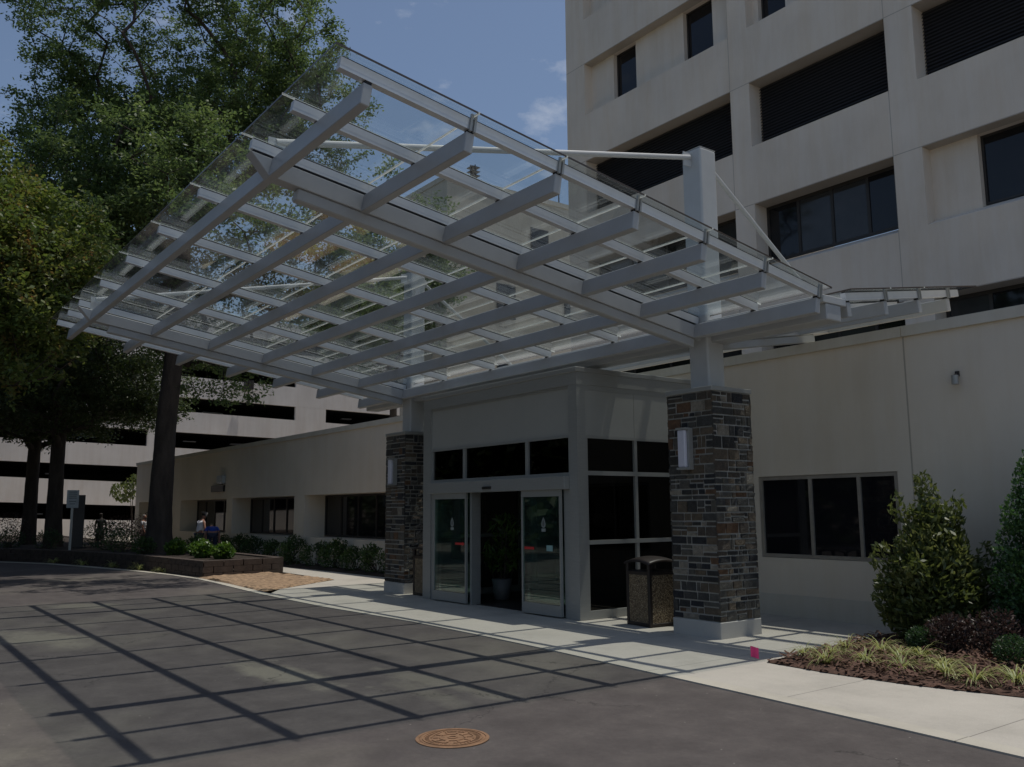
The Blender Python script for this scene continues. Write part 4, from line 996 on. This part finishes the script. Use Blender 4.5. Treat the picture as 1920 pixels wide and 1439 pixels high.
rg.build('raised_pattern', M['rust'], mh)
M['rustdark'] = simple('dark_rust', (.16, .085, .045), .9, 0, .3, 9)
MB().lathe([(.30, .0006), (.297, .0006)], 64, (0, 0, .0003)).build('seat_ring', M['rustdark'], mh)

fl = thing('survey_flag', 'small bright pink survey flag stuck at the mulch bed corner', 'flag', (-6.40, 8.03, 0), R(35))
MB().tube((0, 0, 0), (.012, 0, .15), .002, k=5).build('wire', M['alu'], fl)
fb = MB(); q = 5
for i in range(q):
    x0, x1 = .012 + .085 * i / q, .012 + .085 * (i + 1) / q; w0, w1 = .008 * math.sin(i * 1.3), .008 * math.sin((i + 1) * 1.3)
    fb.hexa([(x0, w0, .035 - .02 * i / q), (x1, w1, .035 - .02 * (i + 1) / q), (x1, w1 + .002, .035 - .02 * (i + 1) / q), (x0, w0 + .002, .035 - .02 * i / q), (x0, w0, .15 - .02 * i / q), (x1, w1, .15 - .02 * (i + 1) / q), (x1, w1 + .002, .15 - .02 * (i + 1) / q), (x0, w0 + .002, .15 - .02 * i / q)])
fb.build('film', M['pink'], fl)

# sign posts at the left
def yaw_to_cam(x, y): return math.atan2(-y, -x)
t = thing('sign_post', 'pale notice board on a grey post in the left planter', 'sign', (-34.0, 6.24, .3), yaw_to_cam(-34, 6.24))
MB().box(-.03, .03, -.04, .04, -.1, 1.65).build('post', M['alu'], t)
MB().box(.031, .05, -.19, .19, 1.52, 2.14).build('board', M['sign'], t, bevel=.006)
k = MB()
for z, w_ in ((2.07, .13), (2.0, .14), (1.93, .12), (1.86, .13), (1.75, .11), (1.66, .08)): k.box(.0505, .053, -w_, w_, z - .012, z + .012)
k.build('lettering', M['signink'], t)
t = thing('sign_post', 'tall dark directional sign panel right behind the pale notice board', 'sign', (-35.6, 6.75, .3), yaw_to_cam(-35.6, 6.75))
MB().box(-.06, .06, -.17, .21, .1, 2.0).build('panel', M['frame_dark'], t, bevel=.01); MB().box(-.05, .05, -.1, .12, -.1, .0995).build('post', M['frame_dark'], t)

# potted plant inside the entrance
b = (-13.35, 9.75, 0.007)
pt = shrub('potted_plant', 'leafy potted plant just inside the open entrance doors', 'plant', b, [((b[0], b[1], .85), (.36, .36, .36)), ((b[0] + .1, b[1], 1.35), (.36, .36, .22))], 420, .18, .05, M['hosta'], 120, 12)
MB().lathe([(.0, .01), (.14, .01), (.19, .38), (.175, .38), (.165, .32), (.0, .32)], 24).build('pot', M['pot'], pt, smooth=True)

# a car on the garage deck
P = Vector(GP(9.0, 2.6, 0)); t = thing('parked_car', 'silver car roof showing over the upper garage parapet', 'car', (P.x, P.y, 10.9), R(90 + 4))
cb = [(-2.2, .35), (-2.2, .8), (-1.5, .95), (-.9, 1.42), (.7, 1.42), (1.35, .98), (2.15, .85), (2.2, .4)]
mb = MB(); n = 0
mb.v += [(x, -.85, z) for x, z in cb] + [(x, .85, z) for x, z in cb]; kk = len(cb); mb.f += [tuple(range(kk - 1, -1, -1))[::-1], tuple(range(2 * kk - 1, kk - 1, -1))]; mb.m += [0, 0]
for i in range(kk):
    j = (i + 1) % kk; mb.f.append((j, i, kk + i, kk + j)); mb.m.append(0)
mb.build('body', M['carpaint'], t)
wn = MB(); wn.quad([(-1.35, -.853, .98), (1.15, -.853, .98), (.66, -.853, 1.36), (-.86, -.853, 1.36)]).quad([(-1.35, .853, .98), (-.86, .853, 1.36), (.66, .853, 1.36), (1.15, .853, .98)]); wn.build('side_window', M['dark'], t)
for x in (-1.4, 1.4):
    for y in (-.8, .8): MB().tube((x, y - .1, .33), (x, y + .1, .33), .33, k=18).build('wheel', M['tyre'], t)

for i, (s_, z_, lab) in enumerate(((3.5, 8.27, 'silver car half hidden behind the second garage parapet'), (-9.5, 2.55, 'car roof showing in the lowest open garage deck'), (17.5, 11.0, 'car behind the garage parapet near the canopy column'))):
    c_ = copy_tree(t); P = GP(s_, 2.7, 0); c_.location = (P[0], P[1], z_ + .05); c_['label'] = lab
# wall added out of view across the drive, for the door glass to mirror
t = thing('added_wall', 'long low beige wall added across the drive, seen only as a reflection in the glass', 'wall', (-20, -24, 0))
put(MB().box(-80, 30, -24.3, -24, -.1, 2.3), 'wall', M['low'], t); put(MB().box(-80.1, 30.1, -24.36, -23.94, 2.3005, 2.42), 'coping', M['lowdark'], t)

# ------------------------------------------------------------------ people
def skin_mesh(name, J, E_, m, parent, sub=2):
    """J: joints (x,y,z,r); E_: edges. Skin + subdivision baked to one continuous mesh"""
    me = bpy.data.meshes.new(name); me.from_pydata([j[:3] for j in J], E_, []); o = bpy.data.objects.new(name, me); COL.objects.link(o)
    sk = o.modifiers.new('s', 'SKIN'); sk.use_smooth_shade = True
    for i, d in enumerate(me.skin_vertices[0].data): d.radius = (J[i][3], J[i][3] if len(J[i]) < 5 else J[i][4]); d.use_root = (i == 0)
    ss = o.modifiers.new('d', 'SUBSURF'); ss.levels = sub; ss.render_levels = sub
    dg = bpy.context.evaluated_depsgraph_get(); dg.update()
    nm = bpy.data.meshes.new_from_object(o.evaluated_get(dg)); nm.name = name; bpy.data.objects.remove(o)
    nm.materials.clear(); nm.materials.append(m); nm.polygons.foreach_set('use_smooth', [True] * len(nm.polygons))
    q = bpy.data.objects.new(name, nm); COL.objects.link(q); q.parent = parent; return q

def person(label, loc, rz, H=1.6, lean=0.0, shirt='whitecloth', pants='jeans', sleeves=False, hair='hair', arms=((.0, .0), (.0, .0)), cap=None, skin='skin'):
    """faces +X locally; lean bends the torso forward about the hips; arms = (swing forward, out) per side"""
    t = thing('person', label, 'person', loc, rz); s = H / 1.7
    def up(x, y, z):          # bend everything above the hips
        z0 = .95; dz = z - z0; return (x * math.cos(lean) + dz * math.sin(lean), y, z0 + dz * math.cos(lean) - x * math.sin(lean))
    J = []; E_ = []
    def add(p_, r, par=None):
        J.append((p_[0] * s, p_[1] * s, p_[2] * s, r * s)); k = len(J) - 1
        if par is not None: E_.append((par, k))
        return k
    pel = add((0, 0, .95), .125); ab = add(up(0, 0, 1.1), .12, pel); chst = add(up(.01, 0, 1.28), .135, ab); nk0 = add(up(0, 0, 1.42), .07, chst); nk = add(up(.01, 0, 1.49), .052, nk0)
    hd0 = add(up(.025, 0, 1.56), .078, nk); hd1 = add(up(.025, 0, 1.64), .088, hd0); hd2 = add(up(.01, 0, 1.69), .05, hd1)
    nose = add(up(.118, 0, 1.60), .014, hd0)
    hands = []
    for sd, (sw, ou) in zip((-1, 1), arms):
        sh = add(up(0, sd * .17, 1.38), .058, nk0)
        e_ = (.02 + .27 * math.sin(sw), sd * (.20 + .27 * math.sin(ou)), 1.38 - .28 * math.cos(sw) * math.cos(ou)); el = add(up(*e_), .043, sh)
        w_ = (e_[0] + .04 + .25 * math.sin(sw + .3), e_[1] + sd * .1 * math.sin(ou), e_[2] - .25 * math.cos(sw + .3)); wr = add(up(*w_), .03, el)
        pm_ = add(up(w_[0] + .02, w_[1], w_[2] - .07), .036, wr)
        for q in range(4): add(up(w_[0] + .035 - .012 * q, w_[1] + sd * .003, w_[2] - .165 + .012 * abs(q - 1.4)), .0085, pm_)
        add(up(w_[0] + .065, w_[1] - sd * .02, w_[2] - .10), .0095, pm_)
    for sd in (-1, 1):
        hp = add((0, sd * .09, .88), .095, pel); kn = add((.02, sd * .10, .50), .06, hp); an = add((-.02, sd * .105, .10), .042, kn); add((.15, sd * .12, .04), .035, an)
    skin_mesh('body', J, E_, M[skin], t)
    def sub(pts, r, name, m): 
        JJ = [(p_[0] * s, p_[1] * s, p_[2] * s, q * s) for p_, q in pts[0]]; return skin_mesh(name, JJ, pts[1], m, t)
    T = [(up(0, 0, .93), .150), (up(0, 0, 1.1), .148), (up(.01, 0, 1.28), .158), (up(0, 0, 1.41), .10), (up(0, -.15, 1.375), .078), (up(0, .15, 1.375), .078)]
    EE = [(0, 1), (1, 2), (2, 3), (3, 4), (3, 5)]
    if sleeves:
        for i, sd in enumerate((-1, 1)):
            sw, ou = arms[i]; T.append((up(.02 + .16 * math.sin(sw), sd * (.20 + .16 * math.sin(ou)), 1.38 - .16 * math.cos(sw) * math.cos(ou)), .066)); EE.append((4 + i, len(T) - 1))
    sub((T, EE), 0, 'shirt', M[shirt])
    TP = [((0, 0, .94), .142), ((0, -.09, .86), .108), ((.02, -.10, .5), .078), ((-.02, -.105, .12), .062), ((0, .09, .86), .108), ((.02, .10, .5), .078), ((-.02, .105, .12), .062)]
    sub((TP, [(0, 1), (1, 2), (2, 3), (0, 4), (4, 5), (5, 6)]), 0, 'trousers', M[pants])
    HP = [(up(-.015, 0, 1.60), .088), (up(.0, 0, 1.67), .094), (up(.0, 0, 1.71), .055)]
    hobj = sub((HP, [(0, 1), (1, 2)]), 0, 'hair', M[hair])
    if cap: sub(([(up(.0, 0, 1.68), .098), (up(.0, 0, 1.72), .06), (up(.13, 0, 1.66), .02)], [(0, 1), (0, 2)]), 0, 'cap', M[cap])
    return t
person('person in a white tank top and cap seen from behind past the oak', (-33.0, 10.35, 0), R(100), 1.60, .22, 'whitecloth', 'jeans', False, 'hair', ((.1, .35), (.4, .15)), 'capcloth')
person('person in a blue shirt bending low beside the white tank top person', (-30.6, 10.05, 0), R(165), 1.70, 1.28, 'bluecloth', 'jeans', True, 'hair', ((.4, .1), (.4, .1)))
person('dark silhouetted person standing behind the reddish planter shrubs', (-44.0, 9.3, 0), R(160), 1.62, .05, 'darkcloth', 'darkcloth', True, 'hair', ((.1, .15), (.1, .15)), None, 'hair')
person('person in a white shirt half hidden left of the huge oak trunk', (-40.0, 10.15, 0), R(60), 1.55, .05, 'whitecloth', 'darkcloth', True, 'capcloth', ((.1, .1), (.1, .1)))

# ------------------------------------------------------------------ unseen wood added for the glass to mirror and to shade the left wing
g = np.random.default_rng(77)
cen = np.array([(x + g.uniform(-2, 2), -46 + g.uniform(-4, 4), g.uniform(1.0, 9)) for x in np.linspace(-90, 40, 300)] + [(g.uniform(-64, -24), g.uniform(-16, -8), g.uniform(.8, 14)) for x in range(330)])
C = np.repeat(cen, 160, 0) + g.normal(size=(len(cen) * 160, 3)) * np.array([2.0, 2.0, 2.2]); C = C[C[:, 2] > .2]
V, F = leaves(C, .8, .5, g); me = np_mesh('added_wood', V, F, M['woods']); o = bpy.data.objects.new('added_wood', me); COL.objects.link(o); tag(o, kind='stuff')

# ------------------------------------------------------------------ light, sky, camera
SX, SY = .075, .267
el = math.atan2(1, math.hypot(SX, SY)); az_ = math.atan2(SX, SY)
sd = bpy.data.lights.new('sun', 'SUN'); sd.energy = SUN; sd.angle = R(.53); sd.color = (1, .95, .87)
so = bpy.data.objects.new('sun', sd); COL.objects.link(so)
so.rotation_euler = Vector((SX, SY, 1)).to_track_quat('Z', 'Y').to_euler(); so.location = (10, 40, 60)
wd = bpy.data.worlds.new('World'); sc.world = wd; wd.use_nodes = True; nt = wd.node_tree; nt.nodes.clear()
ow = nt.nodes.new('ShaderNodeOutputWorld'); bg = nt.nodes.new('ShaderNodeBackground'); bg.inputs[1].default_value = SKY
sk = nt.nodes.new('ShaderNodeTexSky'); sk.sky_type = 'NISHITA'; sk.sun_disc = False; sk.sun_elevation = el; sk.sun_rotation = az_; sk.air_density = 1.0; sk.dust_density = .9; sk.ozone_density = 1.6
tc = N(nt, 'ShaderNodeTexCoord'); mp = N(nt, 'ShaderNodeMapping'); mp.inputs['Scale'].default_value = (3.0, 3.0, 6.5); mp.inputs['Location'].default_value = CLOUD
L(nt, tc.outputs['Generated'], mp.inputs[0])
cn = N(nt, 'ShaderNodeTexNoise'); cn.inputs['Scale'].default_value = 4.5; cn.inputs['Detail'].default_value = 9; cn.inputs['Roughness'].default_value = .62; L(nt, mp.outputs[0], cn.inputs['Vector'])
d0 = N(nt, 'ShaderNodeVectorMath', operation='DOT_PRODUCT'); L(nt, tc.outputs['Generated'], d0.inputs[0]); d0.inputs[1].default_value = (-.6756, .6107, .4133)
mr = N(nt, 'ShaderNodeMapRange', interpolation_type='SMOOTHSTEP'); mr.inputs[1].default_value = .9955; mr.inputs[2].default_value = .9992; mr.inputs[3].default_value = 0; mr.inputs[4].default_value = .17; L(nt, d0.outputs['Value'], mr.inputs[0])
cr = ramp(nt, math1(nt, 'ADD', cn.outputs[0], mr.outputs[0]), [(.62, (.02, .02, .02)), (.95, (.42, .42, .42))])
L(nt, mixc(nt, cr.outputs[0], sk.outputs[0], (9.5, 9.6, 9.8)), bg.inputs[0]); L(nt, bg.outputs[0], ow.inputs[0])

cd = bpy.data.cameras.new('camera'); co = bpy.data.objects.new('camera', cd); COL.objects.link(co); sc.camera = co
cd.sensor_width = 36; cd.lens = 36 * 1643.42 / 1920; cd.clip_end = 3000; cd.clip_start = .05
rx = Vector((0.5992142483196804, 0.800553458995134, -0.007512915652847833)); ux = Vector((0.11841083973976087, -0.07934167871634584, 0.9897897610354418)); fx_ = Vector((-0.7917835295349387, 0.593985738304716, 0.14233687170862078))
mw = Matrix((rx, ux, -fx_)).transposed().to_4x4(); mw.translation = (0, 0, 1.65); co.matrix_world = mw
sc.view_settings.view_transform = 'Standard'; sc.view_settings.look = 'None'; sc.view_settings.exposure = EXPO; sc.view_settings.gamma = 1.0
sc.cycles.max_bounces = 8; sc.cycles.transparent_max_bounces = 24; sc.cycles.diffuse_bounces = 4; sc.cycles.glossy_bounces = 4
sc.cycles.use_denoising = True
sc.cycles.sample_clamp_indirect = 6
